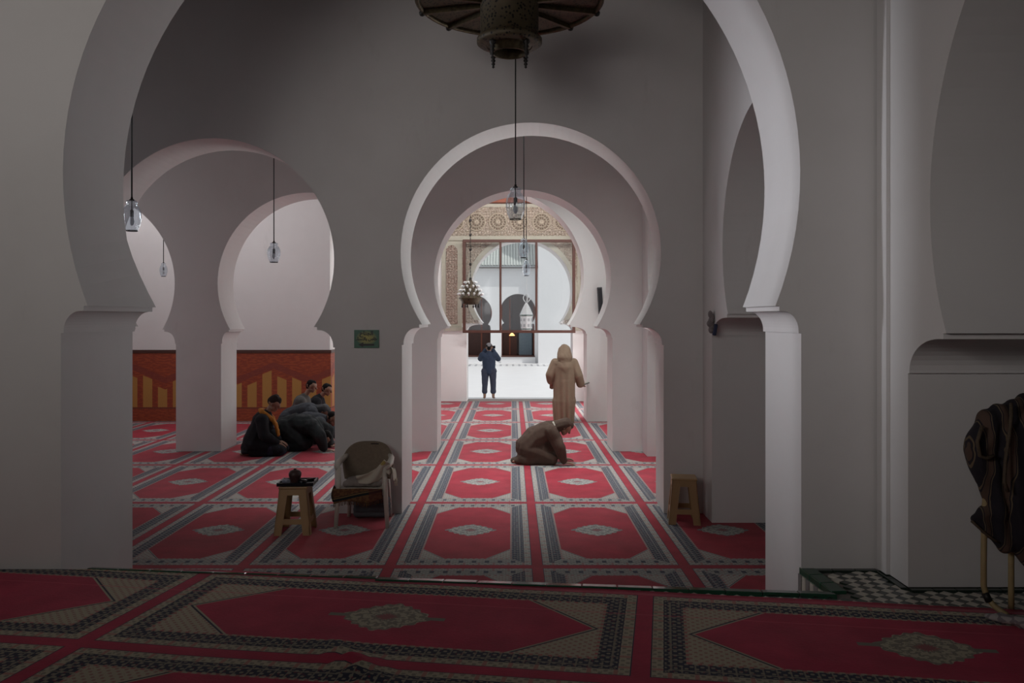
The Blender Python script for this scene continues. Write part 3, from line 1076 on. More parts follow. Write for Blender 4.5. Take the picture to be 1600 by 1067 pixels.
M_PIERCED = pierced('pierced_brass', 34.0)
M_PIERCED2 = pierced('pierced_dark_brass', 40.0)
YCH = 7.0
zc = Zp(2, YCH)
ch = empty('brass_chandelier', (Xp(796, YCH), YCH, zc), 0, 'large dark pierced brass chandelier disc hanging at the top of the near arch', 'chandelier')
b = MB(); b.lathe([(0.80, 0.035), (0.825, 0.015), (0.825, -0.015), (0.80, -0.035), (0.78, -0.015), (0.78, 0.015), (0.80, 0.035)], 64); b.build('rim', M_BRASS, ch)
NS = 12
for k in range(NS):
    a0 = 2 * PI * (k + 0.5) / NS; a1 = a0 + 2 * PI / NS
    b = MB()
    pts = []
    for i in range(7): pts.append((0.79 * math.cos(a0 + (a1 - a0) * i / 6), 0.79 * math.sin(a0 + (a1 - a0) * i / 6)))
    for i in range(6, -1, -1): pts.append((0.25 * math.cos(a0 + (a1 - a0) * i / 6), 0.25 * math.sin(a0 + (a1 - a0) * i / 6)))
    b.prism(pts, 0.0, 0.012); b.build('pierced_panel', M_PIERCED2, ch)
    b = MB(); b.box((0.52 * math.cos(a0), 0.52 * math.sin(a0), -0.018), (0.56, 0.035, 0.045), Matrix.Rotation(a0, 3, 'Z')); b.build('spoke', M_BRASS, ch)
    b = MB()
    c = Vector((0.815 * math.cos(a0), 0.815 * math.sin(a0), 0))
    b.lathe([(0.0, -0.055), (0.022, -0.045), (0.03, -0.02), (0.012, 0.02), (0.05, 0.06), (0.055, 0.15), (0.05, 0.15), (0.0, 0.07)], 10, c); b.build('lamp_cup', M_BLACKMETAL, ch)
b = MB(); b.lathe([(0.262, 0.10), (0.265, 0.02), (0.255, 0.0), (0.255, -0.30), (0.27, -0.32), (0.285, -0.335), (0.285, -0.37), (0.265, -0.385), (0.20, -0.395)], 48); b.build('drum', M_PIERCED, ch)
b = MB(); b.lathe([(0.20, -0.39), (0.165, -0.395), (0.16, -0.455), (0.148, -0.462), (0.138, -0.455), (0.138, -0.30)], 40); b.lathe([(0.138, -0.30), (0.001, -0.30)], 40); b.build('ring', M_BRASS, ch)
for k in range(4):
    a = 2 * PI * (k + 0.5) / 4
    c = Vector((0.205 * math.cos(a), 0.205 * math.sin(a), -0.385))
    b = MB(); b.lathe([(0.0, 0.01), (0.03, 0.0), (0.03, -0.03), (0.014, -0.045), (0.024, -0.06), (0.012, -0.075), (0.022, -0.09), (0.01, -0.105), (0.018, -0.12), (0.008, -0.135), (0.013, -0.148), (0.0, -0.16)], 10, c); b.build('finial', M_BLACKMETAL, ch)
b = MB(); b.tube([(0, 0, 0.05), (0, 0, TOP - zc)], 0.02, 8); b.build('rod', M_BLACKMETAL, ch)
b = MB(); b.lathe([(0.26, 0.10), (0.18, 0.22), (0.10, 0.30), (0.12, 0.36), (0.0, 0.42)], 32); b.build('cap', M_BRASS, ch)

# crown lamp of little cups near the courtyard
YK = 18.6
zk = Zp(480, YK)
ck = empty('crown_lamp', (Xp(735, YK), YK, zk), 0, 'dark metal crown lamp set with tiers of white glass cups on a chain', 'chandelier')
b = MB(); b.lathe([(0.12, 0.06), (0.20, 0.08), (0.21, 0.14), (0.235, 0.16), (0.235, 0.18), (0.28, 0.20), (0.27, 0.22), (0.24, 0.24), (0.20, 0.36), (0.13, 0.50), (0.05, 0.60), (0.02, 0.66), (0.0, 0.66)], 28); b.lathe([(0.12, 0.06), (0.0, 0.06)], 28); b.build('body', pierced('pierced_iron', 30.0), ck)
M_CUP = plain('white_glass_cup', (0.75, 0.76, 0.76), 0.05, 6, 0.2)
for (rr, zz, nn) in ((0.25, 0.27, 14), (0.21, 0.36, 11), (0.16, 0.45, 9), (0.10, 0.54, 6)):
    for k in range(nn):
        a = 2 * PI * (k + 0.3) / nn
        c = Vector((math.cos(a), math.sin(a), 0)) * rr + Vector((0, 0, zz))
        rot = Vector((math.cos(a), math.sin(a), 0.9)).to_track_quat('Z', 'Y').to_matrix()
        b = MB(); b.lathe([(0.0, 0.0), (0.016, 0.005), (0.022, 0.05), (0.026, 0.075), (0.020, 0.075), (0.0, 0.02)], 10, c, rot=rot); b.build('glass_cup', M_CUP, ck)
for k in range(6):
    a = 2 * PI * k / 6 + 0.2
    b = MB(); b.lathe([(0.012, 0.09), (0.012, 0.04), (0.022, 0.03), (0.018, 0.0), (0.0, -0.02)], 8, (0.19 * math.cos(a), 0.19 * math.sin(a), 0)); b.build('finial', M_BLACKMETAL, ck)
b = MB()
z = 0.66
i = 0
while z < TOP - zk - 0.06:
    b.sphere((0, 0, z), (0.012, 0.012, 0.05) if i % 4 else (0.035, 0.035, 0.045), 1)
    z += 0.085; i += 1
o = b.build('chain', M_BLACKMETAL, ck)

# white ornate lantern in the courtyard arch
YL = 21.35
zl = Zp(516, YL)
ln = empty('lantern', (Xp(822.5, YL), YL, zl), 0, 'tall white pierced lantern with curled crown hanging in the courtyard arch', 'lantern')
M_LW = plain('white_enamel', (0.78, 0.80, 0.80), 0.05, 20, 0.35)
b = MB(); b.lathe([(0.0, 0.0), (0.12, 0.0), (0.125, 0.03), (0.15, 0.06), (0.165, 0.36), (0.18, 0.38), (0.17, 0.40)], 8, smooth=False); b.build('body', M_LW, ln)
b = MB(); b.lathe([(0.185, 0.40), (0.10, 0.60), (0.045, 0.70), (0.02, 0.74), (0.0, 0.74)], 8, smooth=False); b.build('roof', M_LW, ln)
M_LG = plain('grey_lattice', (0.42, 0.44, 0.46), 0.1, 20, 0.4)
for k in range(8):
    a = 2 * PI * (k + 0.5) / 8
    d = Vector((math.cos(a), math.sin(a), 0))
    for zz in (0.13, 0.28):
        b = MB(); b.box(d * 0.150 + Vector((0, 0, zz)), (0.012, 0.055, 0.075), Matrix.Rotation(a, 3, 'Z')); b.build('pane', M_LG, ln)
b = MB(); b.lathe([(0.19, 0.385), (0.195, 0.40), (0.185, 0.415)], 8, smooth=False); b.lathe([(0.13, 0.02), (0.14, 0.035), (0.14, 0.05)], 8, smooth=False); b.build('band', M_GREENTILE, ln)
for k in range(5):
    a = 2 * PI * k / 5
    pts = [Vector((math.cos(a), math.sin(a), 0)) * (0.02 + 0.085 * math.sin(t * PI / 8)) + Vector((0, 0, 0.74 + 0.03 * t - 0.004 * max(0, t - 5) ** 2)) for t in range(9)]
    b = MB(); b.tube(pts, 0.012, 6); b.build('scroll', M_LW, ln)
b = MB(); b.tube([(0, 0, 0.72), (0, 0, Zp(380, YL) - zl + 0.02)], 0.006, 6); b.build('cord', M_LW, ln)

# ------------------------------------------------------------------ sign on the pier
sg = empty('sign', (Xp(573, Y2), Y2 - 0.002, Zp(543.5, Y2)), 0, 'small green and yellow sign with black Arabic lettering and arrow on the pier', 'sign')
sw, sh_ = 38.5 * Y2 / FPX, 28 * Y2 / FPX
n = NT('sign_print')
x, y, z = n.sep(n.coord('Object'))
t = n.m('ADD', n.m('MULTIPLY', n.m('POWER', n.m('DIVIDE', x, sw * 0.42), 2.0), 1.0), n.m('POWER', n.m('DIVIDE', n.m('SUBTRACT', z, sh_ * 0.55), sh_ * 0.40), 2.0))
c = n.mix(n.ramp(t, 0.0, 1.1), (0.36, 0.31, 0.06), (0.022, 0.115, 0.065))
b = MB(); b.box((0, -0.006, sh_ / 2), (sw, 0.012, sh_)); b.build('board', n.out(c, 0.4), sg)
M_INK = plain('black_ink', (0.006, 0.006, 0.008), 0.1, 10, 0.5)


def text_part(s, size, x, z, name):
    cu = bpy.data.curves.new(name, 'FONT')
    cu.body = s
    cu.size = size
    cu.align_x = 'CENTER'
    cu.extrude = 0.001
    cu.offset = 0.0022
    o = bpy.data.objects.new(name, cu)
    COL.objects.link(o)
    dg = bpy.context.evaluated_depsgraph_get()
    me = bpy.data.meshes.new_from_object(o.evaluated_get(dg))
    COL.objects.unlink(o)
    bpy.data.objects.remove(o)
    me.materials.clear()
    q = link_mesh(name, me, M_INK, sg)
    q.location = (x, -0.0135, z)
    q.rotation_euler = (PI / 2, 0, 0)
    return q


text_part(''.join(reversed('\ufe8d\ufedf\ufea0\ufee8\ufe8e\ufea1')), 0.062, 0.0, sh_ * 0.72, 'lettering')
text_part(''.join(reversed('\ufea7\ufe8e\ufeb9 \ufe91\ufe8e\ufedf\ufee8\ufeb4\ufe8e\ufe80')), 0.046, 0.0, sh_ * 0.43, 'lettering')
b = MB(); b.prism([(-0.09, 0.035), (-0.035, 0.062), (-0.035, 0.045), (0.085, 0.045), (0.085, 0.025), (-0.035, 0.025), (-0.035, 0.008)], -0.0145, -0.0115, axis='y'); b.build('arrow', M_INK, sg)

# ------------------------------------------------------------------ wall speaker on the far right pier
YS = Y4
sp = empty('wall_speaker', (Xp(937, YS), YS, Zp(491, YS)), 0, 'slim dark grey column speaker fixed to the far pier on the right', 'speaker')
M_SPK = plain('dark_grey_plastic', (0.07, 0.07, 0.075), 0.15, 30, 0.5)
rot = Matrix.Rotation(-0.06, 3, 'Y')
b = MB(); b.box((0, -0.10, 0.28), (0.10, 0.10, 0.56), rot); b.bevel(0.012, 2); b.build('cabinet', M_SPK, sp)
b = MB(); b.box((0, -0.154, 0.28), (0.075, 0.01, 0.50), rot); b.build('grille', plain('speaker_cloth', (0.035, 0.035, 0.04), 0.3, 90, 0.9), sp)
b = MB(); b.box((0.05, -0.03, 0.2), (0.12, 0.06, 0.05)); b.box((0.09, -0.03, 0.12), (0.07, 0.055, 0.16)); b.build('bracket', M_SPK, sp)

# bundle hung at the corner by the right impost
bg_ = empty('hanging_bag', (2.07, 8.33, Zp(524, 8.35)), 0, 'small grey and blue bundle tucked at the corner moulding on the right', 'bag')
b = MB()
for i in range(6):
    b.sphere((0.0 + 0.012 * math.sin(i * 2.1), -0.02, 0.06 + 0.032 * i), (0.030 + 0.008 * math.sin(i), 0.045, 0.04), 2)
b.build('cloth', plain('faded_grey_cloth', (0.22, 0.19, 0.19), 0.3, 30, 0.9), bg_)
b = MB(); b.box((0.03, -0.05, 0.06), (0.035, 0.05, 0.12), Matrix.Rotation(0.15, 3, 'Y')); b.bevel(0.01, 2); b.build('pouch', plain('dark_blue_cloth', (0.03, 0.04, 0.09), 0.2, 30, 0.8), bg_)


# ------------------------------------------------------------------ plastic stools
M_STOOL = plain('tan_plastic', (0.36, 0.22, 0.10), 0.10, 6.0, 0.38)


def taper_leg(top, bot, wt, wb, inward):
    """leg of a moulded stool: an L section of two thin tapering plates"""
    b = MB()
    sx = 1 if top[0] > 0 else -1
    sy = 1 if top[1] > 0 else -1
    th = 0.010
    for (ax) in (0, 1):
        vs = []
        for (p, w) in ((top, wt), (bot, wb)):
            p = Vector(p)
            if ax == 0:
                q = [p, p + Vector((-sx * w, 0, 0)), p + Vector((-sx * w, -sy * th, 0)), p + Vector((0, -sy * th, 0))]
            else:
                q = [p, p + Vector((0, -sy * w, 0)), p + Vector((-sx * th, -sy * w, 0)), p + Vector((-sx * th, 0, 0))]
            vs.append([b.bm.verts.new(v) for v in q])
        for i in range(4):
            b.bm.faces.new((vs[0][i], vs[0][(i + 1) % 4], vs[1][(i + 1) % 4], vs[1][i]))
        b.bm.faces.new(vs[0]); b.bm.faces.new(list(reversed(vs[1])))
    return b


def stool(loc_, rz, h, wb, label):
    s = empty('plastic_stool', loc_, rz, label, 'stool')
    wt_ = wb * 0.74
    a, c = wt_ / 2, wb / 2
    b = MB(); b.box((0, 0, h - 0.012), (wt_ + 0.02, wt_ + 0.02, 0.024)); b.bevel(0.010, 3)
    b.build('seat', M_STOOL, s)
    for sx in (-1, 1):
        for sy in (-1, 1):
            taper_leg((sx * a, sy * a, h - 0.02), (sx * c, sy * c, 0), 0.085, 0.075, 0).build('leg', M_STOOL, s)
    for k in range(4):
        q = Matrix.Rotation(k * PI / 2, 3, 'Z')
        b = MB()
        t0 = 0.0
        for (z0, z1) in ((h - 0.085, h - 0.02),):
            f0 = c + (a - c) * z0 / h; f1 = c + (a - c) * z1 / h
            vs = [b.bm.verts.new(q @ Vector(p)) for p in ((-f0, -f0, z0), (f0, -f0, z0), (f1, -f1, z1), (-f1, -f1, z1), (-f0, -f0 + 0.01, z0), (f0, -f0 + 0.01, z0), (f1, -f1 + 0.01, z1), (-f1, -f1 + 0.01, z1))]
            for f in ((0, 1, 2, 3), (7, 6, 5, 4), (0, 4, 5, 1), (1, 5, 6, 2), (2, 6, 7, 3), (3, 7, 4, 0)): b.bm.faces.new([vs[i] for i in f])
        b.build('apron', M_STOOL, s)
        b = MB()
        z0, z1 = h * 0.225, h * 0.335
        f0 = c + (a - c) * z0 / h; f1 = c + (a - c) * z1 / h
        vs = [b.bm.verts.new(q @ Vector(p)) for p in ((-f0, -f0 + 0.003, z0), (f0, -f0 + 0.003, z0), (f1, -f1 + 0.003, z1), (-f1, -f1 + 0.003, z1), (-f0, -f0 + 0.012, z0), (f0, -f0 + 0.012, z0), (f1, -f1 + 0.012, z1), (-f1, -f1 + 0.012, z1))]
        for f in ((0, 1, 2, 3), (7, 6, 5, 4), (0, 4, 5, 1), (1, 5, 6, 2), (2, 6, 7, 3), (3, 7, 4, 0)): b.bm.faces.new([vs[i] for i in f])
        b.build('stretcher', M_STOOL, s)
    return s


SL = Vector((Xp(461, 8.05), 8.08, 0.0))
stool(SL, math.radians(3), 0.475, 0.36, 'tan plastic stool carrying a dark tray, beside the draped white chair')
stool((Xp(1072, 8.35), 8.47, 0.0), math.radians(-8), 0.475, 0.33, 'empty tan plastic stool standing against the pier on the right of the nave')
ST = 0.478
tr = empty('tray', SL + Vector((0.0, 0.0, ST)), math.radians(3), 'shiny dark tray with raised rim lying on the plastic stool', 'tray')
M_DKGLOSS = plain('black_gloss', (0.012, 0.012, 0.016), 0.1, 10, 0.12)
b = MB(); b.box((0.02, 0, 0.005), (0.34, 0.26, 0.010)); b.build('base', M_DKGLOSS, tr)
b = MB()
for (c, s) in (((0.02, 0.13, 0.018), (0.36, 0.016, 0.034)), ((0.02, -0.13, 0.018), (0.36, 0.016, 0.034)), ((0.19, 0, 0.018), (0.016, 0.26, 0.034)), ((-0.15, 0, 0.018), (0.016, 0.26, 0.034))):
    b.box(c, s)
b.build('rim', M_DKGLOSS, tr)
jr = empty('clay_jug', SL + Vector((0.0, -0.03, ST + 0.012)), 0, 'rounded dark brown jug standing in the tray on the stool', 'jug')
M_JUG = plain('dark_brown_clay', (0.055, 0.025, 0.022), 0.2, 12, 0.45)
b = MB(); b.lathe([(0.0, 0.0), (0.042, 0.0), (0.046, 0.02), (0.050, 0.045), (0.062, 0.075), (0.064, 0.10), (0.050, 0.125), (0.025, 0.135), (0.0, 0.137)], 24); b.build('body', M_JUG, jr)
b = MB(); b.lathe([(0.014, 0.133), (0.016, 0.145), (0.0, 0.150)], 12); b.build('lid', M_JUG, jr)
dj = empty('dish', SL + Vector((0.085, -0.06, ST + 0.012)), 0, 'low dark round dish beside the brown jug on the stool', 'dish')
b = MB(); b.lathe([(0.0, 0.0), (0.03, 0.0), (0.05, 0.02), (0.046, 0.034), (0.02, 0.045), (0.0, 0.046)], 20); b.build('body', M_DKGLOSS, dj)
ph = empty('phone', SL + Vector((0.11, 0.04, ST + 0.014)), math.radians(-35), 'black phone with shiny screen lying slanted in the tray', 'phone')
b = MB(); b.box((0, 0, 0.022), (0.14, 0.075, 0.010), Matrix.Rotation(-0.22, 3, 'Y')); b.bevel(0.003, 2); b.build('body', M_DKGLOSS, ph)
b = MB(); b.box((-0.002, 0, 0.0282), (0.12, 0.062, 0.0016), Matrix.Rotation(-0.22, 3, 'Y')); b.build('screen', plain('grey_screen', (0.25, 0.24, 0.22), 0.1, 5, 0.1), ph)
pk = empty('plastic_packet', SL + Vector((-0.085, -0.04, ST + 0.012)), 0, 'small clear glossy packet lying at the end of the tray', 'packet')
b = MB(); b.sphere((0, 0, 0.024), (0.05, 0.035, 0.024), 2); b.build('wrapper', plain('grey_blue_film', (0.30, 0.32, 0.40), 0.25, 40, 0.1), pk)


# ------------------------------------------------------------------ sculpted shapes by voxel union
def _unit_sphere():
    b_ = bmesh.new()
    bmesh.ops.create_icosphere(b_, subdivisions=2, radius=1.0)
    b_.verts.ensure_lookup_table()
    vs = np.array([v.co[:] for v in b_.verts], dtype=np.float32)
    fs = np.array([[v.index for v in f.verts] for f in b_.faces], dtype=np.int32)
    b_.free()
    return vs, fs


ICO_V, ICO_F = _unit_sphere()
TMP_SCENE = bpy.data.scenes.new('sculpt')


def blob(name, caps, vox, mat, parent, smooth=2, fold=None, dec=None):
    """caps: (p0, r0, p1, r1[, (sx, sy, sz)]) - spheres swept between two points, fused into one surface"""
    VV, FF = [], []
    nb = 0
    for cp in caps:
        p0, r0, p1, r1 = np.array(cp[0][:]), cp[1], np.array(cp[2][:]), cp[3]
        sc = np.array(cp[4] if len(cp) > 4 else (1, 1, 1), dtype=np.float32)
        L = float(np.linalg.norm(p1 - p0))
        nst = max(1, int(math.ceil(L / (0.24 * min(r0, r1) * float(sc.min()))))) if L > 1e-5 else 0
        for i in range(nst + 1):
            t = i / nst if nst else 0.0
            VV.append(ICO_V * ((r0 + (r1 - r0) * t) * sc) + (p0 + (p1 - p0) * t))
            FF.append(ICO_F + nb)
            nb += len(ICO_V)
    me = bpy.data.meshes.new('tmp')
    me.from_pydata(np.concatenate(VV), [], np.concatenate(FF))
    o = bpy.data.objects.new('tmp', me)
    TMP_SCENE.collection.objects.link(o)
    md = o.modifiers.new('r', 'REMESH'); md.mode = 'VOXEL'; md.voxel_size = vox; md.use_smooth_shade = True
    if smooth:
        s = o.modifiers.new('s', 'SMOOTH'); s.factor = 0.5; s.iterations = smooth
    with bpy.context.temp_override(scene=TMP_SCENE, view_layer=TMP_SCENE.view_layers[0]):
        dg = bpy.context.evaluated_depsgraph_get()
        dg.update()
        res = bpy.data.meshes.new_from_object(o.evaluated_get(dg))
    TMP_SCENE.collection.objects.unlink(o)
    bpy.data.objects.remove(o)
    bpy.data.meshes.remove(me)
    res.name = name
    if fold:
        co = [(v.co.copy(), v.normal.copy()) for v in res.vertices]
        for v, (c_, n_) in zip(res.vertices, co):
            v.co = c_ + n_ * fold(c_)
    res.polygons.foreach_set('use_smooth', [True] * len(res.polygons))
    res.materials.clear()
    return link_mesh(name, res, mat, parent)


def V(*a): return Vector(a)


def head_frame(pos, yaw, pitch):
    """yaw about z (0 = +x), pitch > 0 looks down"""
    return Matrix.Translation(pos) @ Matrix.Rotation(yaw, 4, 'Z') @ Matrix.Rotation(pitch, 4, 'Y')


def head_caps(F):
    def q(x, y, z): return F @ V(x, y, z)
    c = []
    def s(x, y, z, r, r2=None):
        c.append((q(x, y, z), r, q(x, y, z), r))
    for x in (-0.025, 0.0, 0.022):
        for yy in (-0.012, 0.012):
            s(x, yy, 0.03, 0.076)
    s(0.025, 0, -0.005, 0.066); s(0.03, 0, -0.045, 0.056); s(0.048, 0, -0.078, 0.036); s(0.02, 0.03, -0.05, 0.042); s(0.02, -0.03, -0.05, 0.042)
    c.append((q(0.088, 0, 0.022), 0.012, q(0.108, 0, -0.018), 0.017))
    for sy in (-1, 1):
        c.append((q(0.074, sy * 0.012, 0.034), 0.015, q(0.062, sy * 0.05, 0.030), 0.014))
        c.append((q(-0.002, sy * 0.080, 0.015), 0.016, q(-0.004, sy * 0.080, -0.022), 0.012))
        s(0.055, sy * 0.04, -0.018, 0.026)
    c.append((q(0.080, 0.018, -0.052), 0.011, q(0.080, -0.018, -0.052), 0.011))
    return c


def hair_caps(F, back=0.0):
    def q(x, y, z): return F @ V(x, y, z)
    c = []
    for (x, y, z, r) in ((-0.022, 0.012, 0.052, 0.080), (-0.022, -0.012, 0.052, 0.080), (0.018, 0.0, 0.065, 0.066), (-0.045, 0, 0.02, 0.066), (-0.05, 0.0, -0.015, 0.052), (-0.03, 0.05, 0.02, 0.040), (-0.03, -0.05, 0.02, 0.040)):
        c.append((q(x, y, z), r, q(x, y, z), r))
    return c


def hand_caps(w, d, up, side):
    """w: wrist, d: direction of the fingers, up: back of the hand, side: +1 thumb on the left of d"""
    d = Vector(d).normalized(); up = (Vector(up) - d * Vector(up).dot(d)).normalized()
    lat = up.cross(d) * side
    c = []
    for t in (-0.026, -0.009, 0.009, 0.026):
        c.append((w + lat * t * 0.7, 0.016, w + d * 0.085 + lat * t, 0.0125))
    for t, L in ((0.030, 0.070), (0.010, 0.080), (-0.010, 0.074), (-0.030, 0.058)):
        k = w + d * 0.088 + lat * t
        m_ = k + d * L * 0.5 + lat * t * 0.12
        e = m_ + d * L * 0.46 - up * 0.016
        c += [(k, 0.0105, m_, 0.0098), (m_, 0.0098, e, 0.0085)]
    k = w + d * 0.030 + lat * 0.030
    m_ = k + d * 0.034 + lat * 0.030 - up * 0.006
    c += [(w + d * 0.01 + lat * 0.015, 0.016, k, 0.014), (k, 0.013, m_, 0.0115), (m_, 0.0115, m_ + d * 0.030 + lat * 0.006, 0.0095)]
    return c


def M_cloth(name, col, var=0.18, scale=14, rough=0.85):
    n = NT(name)
    co = n.coord('Object')
    a = n.noise(co, scale, 5)
    wv = n.noise(co, 160.0, 2)
    c = n.mix(a, tuple(x * (1 - var) for x in col), tuple(x * (1 + var) for x in col))
    n.bump(n.m('ADD', wv, n.m('MULTIPLY', a, 1.5)), 0.35, 0.004)
    return n.out(c, rough, spec=0.25)


M_SKIN = plain('skin', (0.25, 0.135, 0.09), 0.08, 20, 0.55)
M_HAIR = plain('black_hair', (0.008, 0.007, 0.007), 0.3, 80, 0.85, spec=0.2)
M_EYE = plain('dark_eye', (0.015, 0.012, 0.010), 0.1, 10, 0.2)


def wrinkle(amp, sc=7.0, seed=0.0):
    def f(p):
        return amp * (noise.noise(V(p.x * sc + seed, p.y * sc, p.z * sc * 0.6)) + 0.5 * noise.noise(V(p.x * sc * 2.3, p.y * sc * 2.3 + seed, p.z * sc * 1.2)))
    return f


def person(loc_, yaw, J, label, coat, coat_name, hair=True, hat=None, coat_len='thigh', pants=None, sleeve=0.0, feet=True, hood=None, wr=0.014, hands=None, head_mat=None, head_tilt=(0, 0.4), coat_caps=None, extra=None):
    """J: joint dict in the person's own frame (x forward, y left, z up)"""
    P = empty('person', loc_, yaw, label, 'person')
    F = head_frame(J['head'], head_tilt[0], head_tilt[1])
    b = head_caps(F)
    b += [(J['neck'], 0.052, F @ V(-0.02, 0, -0.05), 0.048)]
    b += [(J['pelvis'], 0.125, J['belly'], 0.120, (0.85, 1.1, 0.9)), (J['belly'], 0.12, J['chest'], 0.135, (0.85, 1.12, 0.9)), (J['chest'], 0.12, J['neck'], 0.06)]
    for s in ('l', 'r'):
        sh, el, wr_ = J['sh' + s], J['el' + s], J['ha' + s]
        b += [(J['chest'], 0.08, sh, 0.062), (sh, 0.058, el, 0.042), (el, 0.042, wr_, 0.027)]
        hd = J.get('hd' + s, (el - wr_) * -1)
        hu = J.get('hu' + s, V(0, 0, 1))
        b += hand_caps(wr_, hd, hu, -1 if s == 'l' else 1)
        hp, kn, an, to = J['hip' + s], J['kn' + s], J['an' + s], J['to' + s]
        b += [(J['pelvis'], 0.11, hp, 0.095), (hp, 0.085, kn, 0.058), (kn, 0.056, kn.lerp(an, 0.35), 0.055), (kn.lerp(an, 0.35), 0.054, an, 0.036), (an, 0.036, an.lerp(to, 0.5), 0.038, (1, 1, 0.8)), (an.lerp(to, 0.5), 0.036, to, 0.026, (1, 1, 0.8))]
    blob('body', b, 0.0075, head_mat or M_SKIN, P, 2)
    if hair:
        blob('hair', hair_caps(F), 0.009, M_HAIR, P, 1, wrinkle(0.003, 40))
    for sy in (-1, 1):
        e = MB(); e.sphere(F @ V(0.083, sy * 0.031, 0.014), 0.011, 1); e.build('eye', M_EYE, P)
    if hat:
        hat(P, F)
    if coat_caps is None:
        g = 0.034
        k = [(J['pelvis'], 0.125 + g, J['belly'], 0.125 + g, (0.9, 1.12, 0.95)), (J['belly'], 0.125 + g, J['chest'], 0.135 + g, (0.88, 1.13, 0.92)), (J['chest'], 0.12 + g, J['neck'], 0.055 + g * 0.6)]
        for s in ('l', 'r'):
            sh, el, wr_ = J['sh' + s], J['el' + s], J['ha' + s]
            k += [(J['chest'], 0.09 + g, sh, 0.062 + g), (sh, 0.060 + g, el, 0.044 + g), (el, 0.044 + g, el.lerp(wr_, 0.93), 0.030 + g)]
            if coat_len != 'waist':
                hp, kn = J['hip' + s], J['kn' + s]
                tt = {'thigh': 0.75, 'knee': 1.0, 'ankle': 1.0}[coat_len]
                k += [(J['pelvis'], 0.12 + g, hp, 0.10 + g), (hp, 0.09 + g, hp.lerp(kn, tt), 0.065 + g)]
                if coat_len == 'ankle':
                    k += [(kn, 0.062 + g, J['an' + s], 0.055 + g)]
    else:
        k = coat_caps
    blob(coat_name, k, 0.011, coat, P, 5, wrinkle(wr, 7.0, R_.random() * 10))
    if pants:
        k = []
        for s in ('l', 'r'):
            hp, kn, an = J['hip' + s], J['kn' + s], J['an' + s]
            k += [(J['pelvis'], 0.135, hp, 0.12), (hp, 0.112, kn, 0.082), (kn, 0.08, kn.lerp(an, 0.4), 0.076), (kn.lerp(an, 0.4), 0.076, kn.lerp(an, pants[1]), pants[2])]
        blob('trousers', k, 0.012, pants[0], P, 2, wrinkle(0.007, 11))
    if extra: extra(P, F, J)
    return P


def pose_kneel(lean=0.0, head=(0.14, 0.0, 0.88), hands='lap', s=1.0):
    """sitting on the heels"""
    J = dict(pelvis=V(-0.14, 0, 0.22), belly=V(-0.10, 0, 0.36), chest=V(-0.04, 0, 0.52), neck=V(0.03, 0, 0.66), head=V(*head))
    for k, y in (('l', 1), ('r', -1)):
        J['sh' + k] = V(-0.02, y * 0.185, 0.57)
        J['el' + k] = V(0.03, y * 0.235, 0.34)
        J['ha' + k] = V(0.20, y * 0.12, 0.21)
        J['hd' + k] = V(1, -y * 0.25, -0.5)
        J['hip' + k] = V(-0.13, y * 0.10, 0.20)
        J['kn' + k] = V(0.27, y * 0.13, 0.085)
        J['an' + k] = V(-0.16, y * 0.10, 0.055)
        J['to' + k] = V(-0.34, y * 0.09, 0.035)
    return J


def pose_bow(pel=(-0.25, 0, 0.38), chest=(0.12, 0, 0.42), neck=(0.28, 0, 0.40), head=(0.40, 0, 0.30), hand_x=0.5, kn_x=0.12):
    """on hands and knees, prostrating"""
    J = dict(pelvis=V(*pel), belly=V(*pel).lerp(V(*chest), 0.45) + V(0, 0, 0.03), chest=V(*chest), neck=V(*neck), head=V(*head))
    for k, y in (('l', 1), ('r', -1)):
        c = V(*chest)
        J['sh' + k] = c + V(0.10, y * 0.18, -0.01)
        J['el' + k] = c + V(0.20, y * 0.27, -0.20)
        J['ha' + k] = V(hand_x, y * 0.21, 0.035)
        J['hd' + k] = V(1, -y * 0.1, -0.06)
        J['hip' + k] = V(pel[0] + 0.01, y * 0.10, pel[2] - 0.02)
        J['kn' + k] = V(kn_x, y * 0.13, 0.085)
        J['an' + k] = V(kn_x - 0.42, y * 0.10, 0.055)
        J['to' + k] = V(kn_x - 0.58, y * 0.09, 0.035)
    return J


M_BLACKCOAT = M_cloth('black_coat', (0.012, 0.012, 0.015))
M_DARKCOAT = M_cloth('dark_olive_coat', (0.020, 0.024, 0.026))
M_GREYCOAT = M_cloth('dark_grey_wool', (0.045, 0.050, 0.060))
M_GREYJKT = M_cloth('grey_jacket', (0.085, 0.082, 0.078))
M_DARKTROU = M_cloth('navy_trousers', (0.020, 0.022, 0.038))
M_DJELLABA = M_cloth('tan_wool', (0.27, 0.195, 0.138), 0.15, 10)
M_DKDJEL = M_cloth('dark_brown_wool', (0.082, 0.053, 0.040), 0.2, 12)
M_NAVY = M_cloth('navy_jacket', (0.035, 0.050, 0.085))
M_SLATE = M_cloth('slate_trousers', (0.050, 0.056, 0.085))
M_SCARF = M_cloth('orange_scarf', (0.42, 0.17, 0.03), 0.15, 20)
M_BEANIE = M_cloth('dark_brown_knit', (0.022, 0.013, 0.012), 0.3, 60)
M_GREYHOOD = M_cloth('grey_knit', (0.075, 0.078, 0.082), 0.3, 60)


def beanie(mat):
    def f(P, F):
        def q(x, y, z): return F @ V(x, y, z)
        caps = [(q(x, y, z), r, q(x, y, z), r) for (x, y, z, r) in ((-0.02, 0.014, 0.06, 0.086), (-0.02, -0.014, 0.06, 0.086), (0.02, 0, 0.066, 0.078), (-0.04, 0, 0.035, 0.08), (-0.02, 0.03, 0.10, 0.055), (-0.02, -0.03, 0.10, 0.055))]
        blob('knit_cap', caps, 0.009, mat, P, 1, wrinkle(0.003, 30))
    return f


